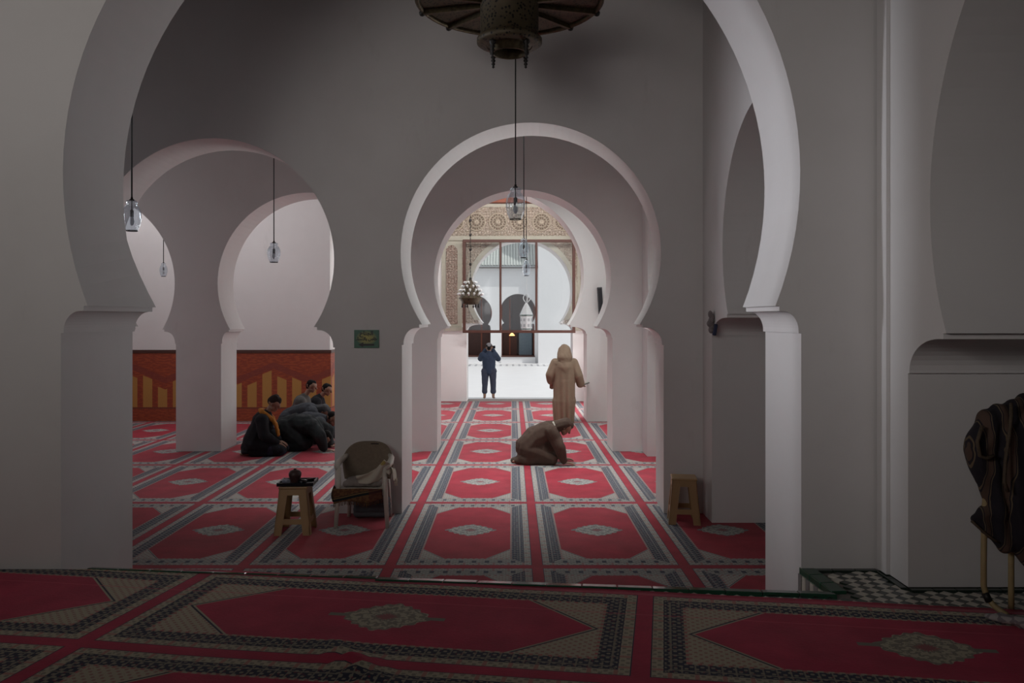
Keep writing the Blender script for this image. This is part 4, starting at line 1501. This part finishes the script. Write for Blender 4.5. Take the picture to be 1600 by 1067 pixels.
# -- the row of men kneeling on the left, all facing right
Y = 12.55
J = pose_kneel(head=(0.135, 0, 0.80))
J['neck'] = V(0.04, 0, 0.66)


def scarf(P, F, J):
    pts = [V(-0.07, 0.0, 0.70), V(-0.03, -0.09, 0.69), V(0.05, -0.085, 0.63), V(0.12, -0.06, 0.56), V(0.17, -0.085, 0.50), V(0.205, -0.10, 0.40), V(0.215, -0.10, 0.33)]
    caps = []
    for i in range(len(pts) - 1):
        caps.append((pts[i], 0.042, pts[i + 1], 0.042 if i < 4 else 0.036, (0.8, 0.9, 1)))
    pts2 = [V(-0.07, 0, 0.70), V(-0.03, 0.09, 0.69), V(0.05, 0.085, 0.63), V(0.12, 0.05, 0.56), V(0.14, 0.0, 0.52)]
    for i in range(len(pts2) - 1):
        caps.append((pts2[i], 0.04, pts2[i + 1], 0.04, (0.8, 0.9, 1)))
    blob('scarf', caps, 0.009, M_SCARF, P, 1, wrinkle(0.008, 22))


def kneel_coat(J, flare=1.0):
    g = 0.045
    k = [(V(-0.16, 0, 0.20), 0.20, J['belly'], 0.185, (0.95, 1.12, 0.95)), (J['belly'], 0.185, J['chest'], 0.185, (0.86, 1.12, 0.95)), (J['chest'], 0.17, J['neck'] + V(-0.02, 0, -0.02), 0.085),
         (V(-0.24, 0, 0.13), 0.12, V(-0.20, 0, 0.14), 0.13, (1.1, 1.5, 0.9)), (V(-0.30, 0, 0.07), 0.07, V(-0.1, 0, 0.08), 0.08, (1, 2.4, 0.9)),
         (J['neck'] + V(-0.07, 0, -0.03), 0.075, J['neck'] + V(-0.07, 0, -0.03), 0.075, (1, 1.3, 0.8))]
    for s in ('l', 'r'):
        sh, el, wr_ = J['sh' + s], J['el' + s], J['ha' + s]
        k += [(J['chest'], 0.13, sh, 0.105), (sh, 0.10, el, 0.085), (el, 0.085, el.lerp(wr_, 0.9), 0.062), (J['hip' + s], 0.125, J['kn' + s], 0.082), (J['kn' + s], 0.08, J['an' + s], 0.075)]
    return k


person((Xp(414, Y), Y, 0.002), math.radians(8), J, 'man kneeling upright in black coat with orange scarf and dark knit cap', M_BLACKCOAT, 'coat',
       hair=False, hat=beanie(M_BEANIE), coat_caps=kneel_coat(J), pants=(M_DARKTROU, 1.0, 0.05), extra=scarf, head_tilt=(-0.15, 0.45))

Y = 13.05
J = pose_bow(pel=(-0.20, 0, 0.38), chest=(0.16, 0, 0.40), neck=(0.32, 0, 0.32), head=(0.42, 0, 0.20), hand_x=0.47)
J['elr'] = V(0.40, -0.26, 0.27); J['ell'] = V(0.42, 0.26, 0.27)


def bow_coat(J, g=0.055, low=True):
    k = [(J['pelvis'], 0.125 + g, J['belly'], 0.13 + g, (0.95, 1.15, 0.92)), (J['belly'], 0.13 + g, J['chest'], 0.14 + g, (0.95, 1.15, 0.9)), (J['chest'], 0.13 + g, J['neck'], 0.06 + g * 0.6)]
    for s in ('l', 'r'):
        sh, el, wr_ = J['sh' + s], J['el' + s], J['ha' + s]
        k += [(J['chest'], 0.10 + g, sh, 0.07 + g), (sh, 0.062 + g, el, 0.05 + g), (el, 0.05 + g, el.lerp(wr_, 0.86), 0.028 + g * 0.7)]
        k += [(J['hip' + s], 0.11 + g, J['kn' + s].lerp(J['hip' + s], 0.1), 0.08 + g * 0.6), (J['pelvis'], 0.12 + g, J['hip' + s], 0.10 + g)]
        if low:
            k += [(J['kn' + s] + V(0, 0, 0.03), 0.065 + g * 0.8, J['an' + s] + V(0.02, 0, 0.03), 0.06 + g * 0.8), (J['belly'] + V(0, 0, -0.12), 0.13, J['belly'] + V(0, 0, -0.22), 0.13, (1.2, 1.3, 1))]
    return k


person((Xp(466, Y), Y, 0.002), 0.03, J, 'man prostrating in a dark coat right beside the man with the orange scarf', M_DARKCOAT, 'coat', coat_caps=bow_coat(J, 0.06), pants=(M_DARKTROU, 1.0, 0.05), head_tilt=(0, 1.1))
Y = 14.4
J = pose_bow(pel=(-0.27, 0, 0.36), chest=(0.10, 0, 0.47), neck=(0.25, 0, 0.50), head=(0.36, 0, 0.47), hand_x=0.45, kn_x=0.1)


def hoodcap(mat):
    def f(P, F):
        def q(x, y, z): return F @ V(x, y, z)
        caps = [(q(-0.025, 0.014, 0.045), 0.092, q(-0.06, 0, -0.03), 0.09), (q(-0.025, -0.014, 0.045), 0.092, q(-0.09, 0, -0.07), 0.095), (q(0.03, 0, 0.065), 0.072, q(0.03, 0, 0.065), 0.072)]
        blob('hood', caps, 0.010, mat, P, 1, wrinkle(0.005, 20))
    return f


person((Xp(474, Y), Y, 0.002), 0, J, 'man bowing low in a grey-blue jacket with grey hood, behind the prostrating man', M_GREYCOAT, 'jacket', hair=False, hat=hoodcap(M_GREYHOOD), coat_caps=bow_coat(J, 0.045), pants=(M_DARKTROU, 1.0, 0.05), head_tilt=(0, 0.9))
Y = 13.72
J = pose_bow(pel=(-0.25, 0, 0.36), chest=(0.10, 0, 0.38), neck=(0.24, 0, 0.41), head=(0.355, 0, 0.42), hand_x=0.42, kn_x=0.1)
person((Xp(486.5, Y), Y, 0.002), 0, J, 'dark-haired man leaning forward, only his head showing at the pier edge', M_GREYCOAT, 'jacket', coat_caps=bow_coat(J, 0.03), pants=(M_DARKTROU, 1.0, 0.05), head_tilt=(0, 0.35))
Y = 15.3
J = pose_kneel(head=(0.14, 0, 0.84))
person((Xp(475, Y), Y, 0.002), 0.0, J, 'black-haired man in grey jacket sitting on his heels before the reed mat', M_GREYJKT, 'jacket', coat_caps=kneel_coat(J), pants=(M_DARKTROU, 1.0, 0.05), head_tilt=(0, 0.25))
Y = 15.95
J = pose_kneel(head=(0.17, 0, 0.72))
for k in ('neck', 'chest', 'shl', 'shr', 'belly'): J[k] = J[k] + V(0.02, 0, -0.08)
person((Xp(497, Y), Y, 0.002), 0.0, J, 'black-haired man in dark jacket next to the pier, beyond the grey jacket', M_BLACKCOAT, 'jacket', coat_caps=kneel_coat(J), pants=(M_DARKTROU, 1.0, 0.05), head_tilt=(0, 0.3))

# -- man in brown robe getting up from prostration in the nave
Y = 11.85
J = dict(pelvis=V(-0.20, 0, 0.24), belly=V(-0.10, 0, 0.36), chest=V(0.08, 0, 0.46), neck=V(0.24, 0, 0.55), head=V(0.355, 0, 0.535))
for k, y in (('l', 1), ('r', -1)):
    J['sh' + k] = V(0.15, y * 0.18, 0.49); J['el' + k] = V(0.27, y * 0.22, 0.26); J['ha' + k] = V(0.335, y * 0.19, 0.045); J['hd' + k] = V(1, 0, -0.12)
    J['hip' + k] = V(-0.19, y * 0.10, 0.22); J['kn' + k] = V(0.17, y * 0.13, 0.085); J['an' + k] = V(-0.24, y * 0.10, 0.055); J['to' + k] = V(-0.40, y * 0.09, 0.04)
kc = [(J['pelvis'], 0.19, J['belly'], 0.19, (0.95, 1.15, 0.95)), (J['belly'], 0.19, J['chest'], 0.185, (0.95, 1.12, 0.92)), (J['chest'], 0.17, J['neck'] + V(-0.04, 0, -0.02), 0.10),
      (V(-0.28, 0, 0.09), 0.09, V(0.1, 0, 0.10), 0.11, (1, 2.0, 0.9)), (V(-0.40, 0.06, 0.035), 0.045, V(-0.2, 0, 0.07), 0.07, (1, 1.8, 0.8)), (V(0.0, 0, 0.2), 0.18, V(0.1, 0, 0.2), 0.15, (1, 1.1, 1))]
for s in ('l', 'r'):
    sh, el, wr_ = J['sh' + s], J['el' + s], J['ha' + s]
    kc += [(J['chest'], 0.14, sh, 0.10), (sh, 0.10, el, 0.085), (el, 0.085, el.lerp(wr_, 0.85), 0.06), (J['hip' + s], 0.12, J['kn' + s], 0.09), (J['kn' + s], 0.085, J['an' + s], 0.085), (J['an' + s], 0.08, J['to' + s] + V(0.05, 0, 0.01), 0.05)]


def collar(P, F, J):
    caps = []
    for i in range(9):
        a = PI * 2 * i / 8
        c0 = V(0.20, 0, 0.565) + V(-0.035 * math.cos(a) * 0.6, 0.075 * math.sin(a), 0.045 * math.cos(a))
        c1 = V(0.20, 0, 0.565) + V(-0.035 * math.cos(a + PI / 4) * 0.6, 0.075 * math.sin(a + PI / 4), 0.045 * math.cos(a + PI / 4))
        caps.append((c0, 0.018, c1, 0.018))
    blob('collar', caps, 0.008, M_cloth('pale_collar', (0.5, 0.46, 0.40)), P, 1)


person((Xp(845, Y), Y, 0.002), 0.0, J, 'man in dark brown robe kneeling with hands on the carpet in the nave', M_DKDJEL, 'robe', hair=False,
       hat=hoodcap(M_DKDJEL), coat_caps=kc, extra=collar, head_tilt=(0, 0.75), wr=0.018)

# -- standing man in hooded djellaba, seen from behind
Y = 16.45
HS = Zp(538, Y)      # top of the hood
s = HS / 1.80
J = dict(pelvis=V(0, 0, 0.93 * s), belly=V(0, 0, 1.10 * s), chest=V(0.0, 0, 1.28 * s), neck=V(0.02, 0, 1.46 * s), head=V(0.05, 0, 1.60 * s))
for k, y in (('l', 1), ('r', -1)):
    J['sh' + k] = V(0, y * 0.19, 1.38 * s); J['hip' + k] = V(0, y * 0.10, 0.90 * s); J['kn' + k] = V(0.02, y * 0.11, 0.48 * s); J['an' + k] = V(-0.01, y * 0.11, 0.075); J['to' + k] = V(0.17, y * 0.13, 0.035)
J['ell'] = V(-0.02, 0.30, 1.10 * s); J['hal'] = V(0.10, 0.27, 0.93 * s); J['hdl'] = V(0.4, -0.1, -1)
J['elr'] = V(-0.04, -0.29, 1.08 * s); J['har'] = V(0.10, -0.34, 0.86 * s); J['hdr'] = V(0.7, -0.5, -0.2)
kc = [(V(0, 0, 0.06), 0.17, V(0, 0, 0.5 * s), 0.20, (0.85, 1.25, 1)), (V(0, 0, 0.5 * s), 0.20, V(0, 0, 0.95 * s), 0.20, (0.85, 1.15, 1)), (V(0, 0, 0.95 * s), 0.20, V(0, 0, 1.28 * s), 0.20, (0.82, 1.15, 1)),
      (J['chest'], 0.19, J['neck'] + V(-0.02, 0, -0.03), 0.10)]
for q in ('l', 'r'):
    sh, el, wr_ = J['sh' + q], J['el' + q], J['ha' + q]
    kc += [(J['chest'], 0.15, sh, 0.095), (sh, 0.095, el, 0.095), (el, 0.095, el.lerp(wr_, 0.85), 0.085)]


def hood(P, F, J):
    def q(x, y, z): return F @ V(x, y, z)
    caps = [(q(-0.02, 0, 0.045), 0.125, q(-0.06, 0, -0.10), 0.145, (1, 1.12, 1)), (q(-0.04, 0, 0.09), 0.095, q(-0.05, 0, 0.125), 0.06), (q(-0.08, 0, -0.12), 0.12, q(-0.11, 0, -0.22), 0.09, (0.8, 1.1, 1))]
    blob('hood', caps, 0.011, M_DJELLABA, P, 2, wrinkle(0.008, 12))


def fold_robe(p):
    a = math.atan2(p.y, p.x)
    k = max(0.0, 1.0 - p.z / 1.15)
    return 0.020 * k * math.sin(a * 9 + p.z * 1.2) + 0.008 * noise.noise(V(p.x * 6, p.y * 6, p.z * 2.5))


pd = person((Xp(882, Y), Y, 0.002), PI / 2, J, 'man in long tan hooded djellaba standing with his back turned, dark book in hand', M_DJELLABA, 'djellaba', hair=False, coat_caps=kc, extra=hood, head_tilt=(0, 0.15), wr=0.0)
for o in pd.children:
    if o.name.startswith('djellaba'):
        nm = [v.normal.copy() for v in o.data.vertices]
        for v, nn in zip(o.data.vertices, nm):
            v.co += nn * fold_robe(v.co)
hp_ = Matrix.Rotation(PI / 2, 4, 'Z') @ V(0.16, -0.40, 0.85 * s)
bk = empty('book', pd.location + hp_ + V(0, 0, 0.0), math.radians(10), 'small dark open book held by the man in the tan djellaba', 'book')
b = MB(); b.box((0.05, 0, 0.03), (0.13, 0.18, 0.012), Matrix.Rotation(-0.35, 3, 'Y')); b.box((-0.06, 0, 0.03), (0.12, 0.18, 0.012), Matrix.Rotation(0.35, 3, 'Y')); b.build('cover', plain('dark_book_cover', (0.02, 0.028, 0.035), 0.2, 20, 0.5), bk)
b = MB(); b.box((0.05, 0, 0.042), (0.12, 0.165, 0.012), Matrix.Rotation(-0.35, 3, 'Y')); b.box((-0.055, 0, 0.042), (0.11, 0.165, 0.012), Matrix.Rotation(0.35, 3, 'Y')); b.build('pages', plain('paper_pages', (0.40, 0.38, 0.34), 0.05, 20, 0.8), bk)

# -- man photographing in the court
Y = 22.05
HS = Zp(537, Y) + 0.10
s = HS / 1.76
J = dict(pelvis=V(0, 0, 0.93 * s), belly=V(0, 0, 1.10 * s), chest=V(0.0, 0, 1.29 * s), neck=V(0.02, 0, 1.47 * s), head=V(0.05, 0, 1.63 * s))
for k, y in (('l', 1), ('r', -1)):
    J['sh' + k] = V(0, y * 0.17, 1.40 * s); J['hip' + k] = V(0, y * 0.10, 0.90 * s); J['kn' + k] = V(0.02, y * 0.115, 0.48 * s); J['an' + k] = V(-0.01, y * 0.12, 0.075); J['to' + k] = V(0.17, y * 0.14, 0.035)
    J['el' + k] = V(0.22, y * 0.25, 1.28 * s); J['ha' + k] = V(0.30, y * 0.09, 1.56 * s); J['hd' + k] = V(0.1, -y * 0.4, 1); J['hu' + k] = V(-1, 0, 0)


def cap_head(P, F):
    def q(x, y, z): return F @ V(x, y, z)
    blob('cap', [(q(-0.015, 0, 0.055), 0.092, q(-0.015, 0, 0.055), 0.092), (q(0.03, 0, 0.06), 0.075, q(0.03, 0, 0.06), 0.075)], 0.009, M_cloth('pale_grey_cap', (0.24, 0.23, 0.24)), P, 1)


pp = person((Xp(764, Y), Y, -0.10), PI / 2, J, 'man in navy jacket and cropped trousers taking a photo in the courtyard', M_NAVY, 'jacket', hair=True, hat=cap_head, coat_len='waist', pants=(M_SLATE, 0.55, 0.082), head_tilt=(0, -0.05), wr=0.010)
cp = Matrix.Rotation(PI / 2, 4, 'Z') @ V(0.33, 0.0, 1.64 * s)
cm = empty('camera_phone', pp.location + cp, 0, 'small black phone raised by the man in the courtyard', 'phone')
b = MB(); b.box((0.09, 0, 0), (0.16, 0.012, 0.08)); b.bevel(0.004, 2); b.build('body', M_DKGLOSS, cm)

# ------------------------------------------------------------------ white plastic armchair with cloths
M_PLASTIC = plain('white_plastic', (0.56, 0.51, 0.45), 0.08, 5, 0.4)
CHX, CHY = Xp(572, 8.45), 8.43
chair = empty('plastic_armchair', (CHX, CHY, 0.0), 0, 'white plastic armchair draped with cloths against the middle pier', 'chair')
# the chair faces the camera: front is -y
SH = 0.40
b = MB()
b.prism([(-0.23, -0.22), (0.23, -0.22), (0.20, 0.20), (-0.20, 0.20)], SH - 0.015, SH + 0.008); b.bevel(0.008, 2)
b.build('seat', M_PLASTIC, chair)
for (sx, sy) in ((-1, -1), (1, -1), (-1, 1), (1, 1)):
    b = MB()
    if sy < 0:
        pts = [V(sx * 0.235, -0.22, 0.62), V(sx * 0.24, -0.22, 0.40), V(sx * 0.265, -0.235, 0.0)]
    else:
        pts = [V(sx * 0.20, 0.19, 0.42), V(sx * 0.205, 0.20, 0.3), V(sx * 0.225, 0.24, 0.0)]
    b.tube(pts, [0.026, 0.027, 0.020], 8); b.build('leg', M_PLASTIC, chair)
for sx in (-1, 1):
    b = MB()
    b.tube([V(sx * 0.24, -0.225, 0.60), V(sx * 0.262, -0.20, 0.63), V(sx * 0.27, -0.05, 0.645), V(sx * 0.255, 0.12, 0.66), V(sx * 0.215, 0.215, 0.69)], [0.026, 0.032, 0.034, 0.030, 0.024], 8)
    b.build('armrest', M_PLASTIC, chair)
# back shell with rounded top, leaning a little
def back_pt(u, t, off=0.0):
    """u -1..1 across, t 0..1 up"""
    w = 0.245 + 0.045 * t
    x = u * w * (1 - 0.10 * max(0, t - 0.6) / 0.4 * abs(u) ** 2)
    top = 0.80 - 0.13 * abs(u) ** 3.4
    z = SH + 0.03 + (top - SH - 0.03) * t
    y = 0.19 + 0.065 * t - 0.10 * abs(u) ** 2.2 * (0.6 + 0.4 * t)
    return V(x, y - off, z)


def shell(name, f, nu, nt, th, mat, parent, fold=None):
    b = MB()
    G = [[None] * (nt + 1) for _ in range(nu + 1)]
    H = [[None] * (nt + 1) for _ in range(nu + 1)]
    for i in range(nu + 1):
        for j in range(nt + 1):
            p = f(i / nu, j / nt)
            q = p + V(0, th, 0)
            if fold: p = p + fold(i / nu, j / nt)
            G[i][j] = b.bm.verts.new(p); H[i][j] = b.bm.verts.new(q if not fold else q + fold(i / nu, j / nt))
    for i in range(nu):
        for j in range(nt):
            for A, rev in ((G, False), (H, True)):
                vs = [A[i][j], A[i + 1][j], A[i + 1][j + 1], A[i][j + 1]]
                b.bm.faces.new(vs[::-1] if rev else vs).smooth = True
    for i in range(nu):
        for j in (0, nt): b.bm.faces.new((G[i][j], G[i + 1][j], H[i + 1][j], H[i][j]))
    for j in range(nt):
        for i in (0, nu): b.bm.faces.new((G[i][j], G[i][j + 1], H[i][j + 1], H[i][j]))
    return b.build(name, mat, parent)


shell('backrest', lambda u, t: back_pt(2 * u - 1, t), 16, 10, 0.014, M_PLASTIC, chair)
# brown towelling cover over the back
cv = empty('back_cover', (CHX, CHY, 0.0), 0, 'brown towelling cover pulled over the back of the white plastic armchair', 'cloth')
shell('cloth', lambda u, t: back_pt((2 * u - 1) * 0.99, 0.02 + 1.0 * t, 0.02) + V(0, 0, 0.012 * t), 20, 14, 0.008, M_cloth('brown_towelling', (0.20, 0.155, 0.115), 0.25, 35), cv,
      fold=lambda u, t: V(0, -0.008 * (1 + math.sin(u * 21 + t * 5)) * (0.4 + 0.6 * (1 - t)), 0))
b = MB(); b.box((0.06, 0.235, 0.792), (0.09, 0.035, 0.008)); b.build('hem', M_BLACKCOAT, cv)
# grey cushion on the seat
cu = empty('seat_cushion', (CHX, CHY, SH + 0.008), 0, 'flat grey folded cushion lying on the seat of the white armchair', 'cushion')
blob('cover', [(V(-0.17, -0.17, 0.035), 0.035, V(0.17, -0.17, 0.035), 0.035), (V(-0.17, 0.0, 0.035), 0.035, V(0.17, 0.0, 0.035), 0.035), (V(-0.15, 0.08, 0.035), 0.035, V(0.15, 0.08, 0.035), 0.035)] +
     [(V(x, -0.19, 0.035), 0.034, V(x * 0.9, 0.09, 0.035), 0.034) for x in (-0.17, -0.12, -0.06, 0.0, 0.06, 0.12, 0.17)], 0.010, M_cloth('grey_cushion', (0.26, 0.225, 0.205), 0.12, 20), cu, 2, wrinkle(0.006, 12))
# fringed rug hanging from the seat front
n = NT('striped_rug')
x, y, z = n.sep(n.coord('Object'))
t_ = n.m('ADD', z, n.m('MULTIPLY', x, -0.22))
c = n.mix(n.m('GREATER_THAN', n.noise(n.coord('Object'), 30, 3), 0.5), (0.105, 0.045, 0.022), (0.16, 0.085, 0.035))
c = n.mix(n.m('LESS_THAN', n.m('ABSOLUTE', n.m('SUBTRACT', t_, 0.352)), 0.022), c, (0.008, 0.016, 0.02))
c = n.mix(n.m('LESS_THAN', n.m('ABSOLUTE', n.m('SUBTRACT', t_, 0.362)), 0.006), c, (0.20, 0.13, 0.05))
c = n.mix(n.m('MULTIPLY', n.m('GREATER_THAN', x, 0.08), 0.6), c, (0.09, 0.022, 0.018))
M_RUG = n.out(c, 0.95)
rg = empty('fringed_rug', (CHX, CHY, 0.0), 0, 'folded brown rug with black and yellow stripe hanging from the armchair seat', 'rug')
shell('rug', lambda u, t: V(-0.285 + 0.50 * u, -0.275 - 0.01 * math.sin(u * 9) + 0.03 * (1 - t), 0.245 + 0.05 * u + (0.165 - 0.05 * u) * t + 0.02 * math.sin(u * 7) * (1 - t)), 26, 10, 0.016, M_RUG, rg)
shell('side_flap', lambda u, t: V(-0.285 - 0.02 * math.sin(t * 3), -0.27 + 0.30 * u, 0.27 + 0.14 * t + 0.02 * math.sin(u * 9)), 10, 6, 0.012, M_RUG, rg)
b = MB()
for i in range(34):
    x = -0.285 + 0.50 * i / 33
    zz = 0.245 + 0.05 * i / 33 + 0.02 * math.sin(i / 33 * 7)
    b.tube([(x, -0.243, zz + 0.01), (x + R_.uniform(-0.008, 0.008), -0.24, zz - 0.03 - 0.015 * R_.random())], 0.004, 5)
o = b.build('fringe', M_RUG, rg)
o['kind'] = 'stuff'
# white cloth over the arm
wc = empty('white_cloth', (CHX, CHY, 0.0), 0, 'crumpled off-white cloth with yellow print thrown over the armchair arm', 'cloth')
n = NT('white_cotton')
x, y, z = n.sep(n.coord('Object'))
d_ = n.m('ADD', n.m('POWER', n.m('DIVIDE', n.m('SUBTRACT', x, 0.215), 0.035), 2.0), n.m('POWER', n.m('DIVIDE', n.m('SUBTRACT', z, 0.672), 0.025), 2.0))
c = n.mix(n.m('MULTIPLY', n.m('LESS_THAN', d_, 1.0), 0.8), (0.50, 0.45, 0.37), (0.35, 0.26, 0.03))
M_WC = n.out(c, 0.85)


def wc_f(u, t):
    # from the seat middle up over the arm and down the outside
    path = [(-0.06, -0.20, 0.53), (0.06, -0.215, 0.56), (0.15, -0.225, 0.61), (0.235, -0.22, 0.705), (0.285, -0.20, 0.66), (0.31, -0.19, 0.57), (0.325, -0.185, 0.48)]
    k = u * (len(path) - 1); i = min(int(k), len(path) - 2); f = k - i
    p = V(*path[i]).lerp(V(*path[i + 1]), f)
    drop = 0.075 + 0.06 * math.sin(u * PI)
    q = p + V(0.02 * t, -0.02 - 0.02 * math.sin(u * 14 + t * 6), -drop * t * (1.0 if u < 0.75 else 0.25))
    if u > 0.6: q.y += 0.12 * t
    return q


shell('cloth', wc_f, 40, 10, 0.008, M_WC, wc)
b = MB()
for i in range(5): b.tube([(0.33 + 0.006 * i, -0.16, 0.49), (0.332 + 0.005 * i, -0.165, 0.42)], 0.005, 5)
b.build('tassel', M_WC, wc)
# dark bundle under the chair
fb = empty('folded_blanket', (CHX + 0.04, CHY + 0.16, 0.002), 0, 'dark grey folded blanket stowed on the floor under the armchair', 'blanket')
blob('blanket', [(V(-0.15, 0, 0.05 + 0.05 * i), 0.05, V(0.15, 0, 0.05 + 0.05 * i), 0.05, (1, 1.6, 0.8)) for i in range(4)], 0.011, M_cloth('slate_blanket', (0.075, 0.078, 0.088), 0.25, 18), fb, 1, wrinkle(0.010, 9))

# ------------------------------------------------------------------ robe on a cane stand at the far right
YR = 4.72
RB = V(Xp(1572, YR), YR, PLAT)
M_CANE = plain('cane', (0.34, 0.25, 0.12), 0.18, 14, 0.5)
st = empty('cane_stand', RB, 0, 'bent cane stand with curved feet at the right edge beneath the striped robe', 'stand')


def RP(px, py, dy=0.0):
    p = U(px, py, YR + dy)
    return p - RB


b = MB(); b.tube([RP(1552, 662), RP(1545, 720), RP(1538, 800), RP(1537, 880), RP(1537, 915), RP(1542, 933), RP(1555, 948, -0.05), RP(1574, 962, -0.12)], 0.017, 10); b.build('leg', M_CANE, st)
b = MB(); b.tube([RP(1585, 662, 0.1), RP(1582, 760, 0.1), RP(1580, 860, 0.08), RP(1580, 925, 0.08), V(RP(1580, 950, 0.08).x, 0.08, 0.008)], 0.017, 10); b.build('leg', M_CANE, st)
b = MB(); b.tube([RP(1640, 640, 0.0), RP(1640, 760), RP(1640, 860), V(RP(1640, 950).x, 0, 0.008)], 0.017, 10); b.build('leg', M_CANE, st)
b = MB(); b.tube([RP(1660, 640, 0.2), RP(1665, 760, 0.2), RP(1668, 860, 0.2), V(RP(1668, 950).x, 0.2, 0.008)], 0.017, 10); b.build('leg', M_CANE, st)
b = MB(); b.tube([RP(1552, 662), RP(1590, 656), RP(1660, 662, 0.2)], 0.017, 8); b.build('cross_bar', M_CANE, st)
b = MB(); b.tube([RP(1539, 926, -0.005), RP(1546, 940, -0.02)], 0.021, 10); b.build('binding', M_BLACKMETAL, st)

n = NT('striped_wool')
x, y, z = n.sep(n.coord('Object'))
wob = n.m('MULTIPLY', n.noise(n.comb(0, 0, z), 3.0, 3), 0.10)
sx = n.m('ADD', x, wob)
fr = n.m('FRACT', n.m('ADD', n.m('DIVIDE', sx, 0.105), 10.3))
c = n.mix(n.noise(n.coord('Object'), 18, 4), (0.006, 0.005, 0.010), (0.016, 0.011, 0.016))
c = n.mix(n.m('LESS_THAN', n.m('ABSOLUTE', n.m('SUBTRACT', fr, 0.5)), 0.13), c, (0.075, 0.043, 0.030))
c = n.mix(n.m('LESS_THAN', n.m('ABSOLUTE', n.m('SUBTRACT', n.m('ABSOLUTE', n.m('SUBTRACT', fr, 0.5)), 0.20)), 0.022), c, (0.12, 0.085, 0.050))
n.bump(n.noise(n.coord('Object'), 120, 2), 0.4, 0.004)
M_STRIPE = n.out(c, 0.9)
rb = empty('striped_robe', RB, 0, 'dark robe with brown and beige stripes draped over the cane stand at the right edge', 'robe')
caps = [(RP(1610, 625, 0.05), 0.055, RP(1550, 660), 0.085), (RP(1640, 640, 0.05), 0.12, RP(1580, 680), 0.12), (RP(1550, 660), 0.085, RP(1530, 705), 0.085), (RP(1530, 705), 0.085, RP(1545, 745), 0.075),
        (RP(1580, 680), 0.12, RP(1590, 760), 0.13), (RP(1640, 680, 0.05), 0.16, RP(1650, 800, 0.05), 0.17), (RP(1590, 760), 0.13, RP(1598, 830), 0.10), (RP(1598, 830), 0.10, RP(1618, 885), 0.06), (RP(1545, 745), 0.07, RP(1560, 800), 0.07),
        (RP(1560, 800), 0.06, RP(1575, 850), 0.055), (RP(1640, 800), 0.16, RP(1640, 880), 0.14), (RP(1560, 790), 0.06, RP(1526, 810), 0.042, (1, 0.9, 1)), (RP(1526, 810), 0.040, RP(1562, 842), 0.040), (RP(1550, 800), 0.06, RP(1568, 840), 0.05)]
blob('garment', caps, 0.010, M_STRIPE, rb, 2, lambda p: 0.016 * noise.noise(V(p.x * 13, p.y * 9, p.z * 6)) + 0.006 * math.sin(p.x * 70 + p.z * 9))
M_BRAID = plain('beige_braid', (0.085, 0.058, 0.036), 0.3, 60, 0.8)
b = MB(); pts = [RP(1518, 814, -0.03), RP(1527, 822, -0.036), RP(1539, 833, -0.04), RP(1551, 842, -0.04), RP(1562, 848, -0.035)]
b.tube(pts, 0.008, 8); b.build('cuff_braid', M_BRAID, rb)
b = MB(); pts = [RP(1580, 630, -0.085), RP(1580, 650, -0.115), RP(1577, 680, -0.14), RP(1571, 720, -0.145), RP(1569, 752, -0.145), RP(1575, 768, -0.14)]
b.tube(pts, 0.010, 8); b.build('front_braid', M_BRAID, rb)
b = MB(); pts = [RP(1535, 665, -0.09), RP(1527, 690, -0.10), RP(1531, 712, -0.10), RP(1541, 716, -0.10), RP(1553, 712, -0.10)]
b.tube(pts, 0.011, 8); b.build('sleeve_braid', M_BRAID, rb)
pc = empty('printed_cloth', (Xp(1600, 4.45), 4.5, PLAT + 0.01), 0, 'crumpled white printed cloth lying on the carpet at the foot of the cane stand', 'cloth')
n = NT('printed_white')
f = n.m('LESS_THAN', n.voronoi(n.coord('Object'), 16.0, 'DISTANCE_TO_EDGE'), 0.10)
M_PC = n.out(n.mix(n.m('MULTIPLY', f, 0.7), (0.36, 0.33, 0.32), (0.12, 0.10, 0.12)), 0.9)
blob('cloth', [(V(-0.10, 0.10, 0.025), 0.03, V(0.02, 0.0, 0.03), 0.05, (1, 1, 0.6)), (V(0.02, 0.0, 0.03), 0.05, V(0.18, -0.10, 0.03), 0.06, (1, 1, 0.7)), (V(0.18, 0.05, 0.02), 0.05, V(0.3, 0, 0.02), 0.05, (1.2, 1.2, 0.5))], 0.009, M_PC, pc, 1, wrinkle(0.012, 14))
b = MB()
b.sphere(RP(1583, 880, 0.02), (0.04, 0.035, 0.05), 2)
for i in range(7): b.tube([RP(1576 + 2.2 * i, 880, -0.02), RP(1575 + 2.5 * i, 893 + (i % 3) * 3, -0.03)], 0.005, 5)
tag(b.build('cloth_tuft', plain('pale_fringe', (0.28, 0.23, 0.22), 0.2, 40, 0.9)), 'pale frayed rag tied round the upright cane of the stand', 'rag')
bpy.data.scenes.remove(TMP_SCENE)
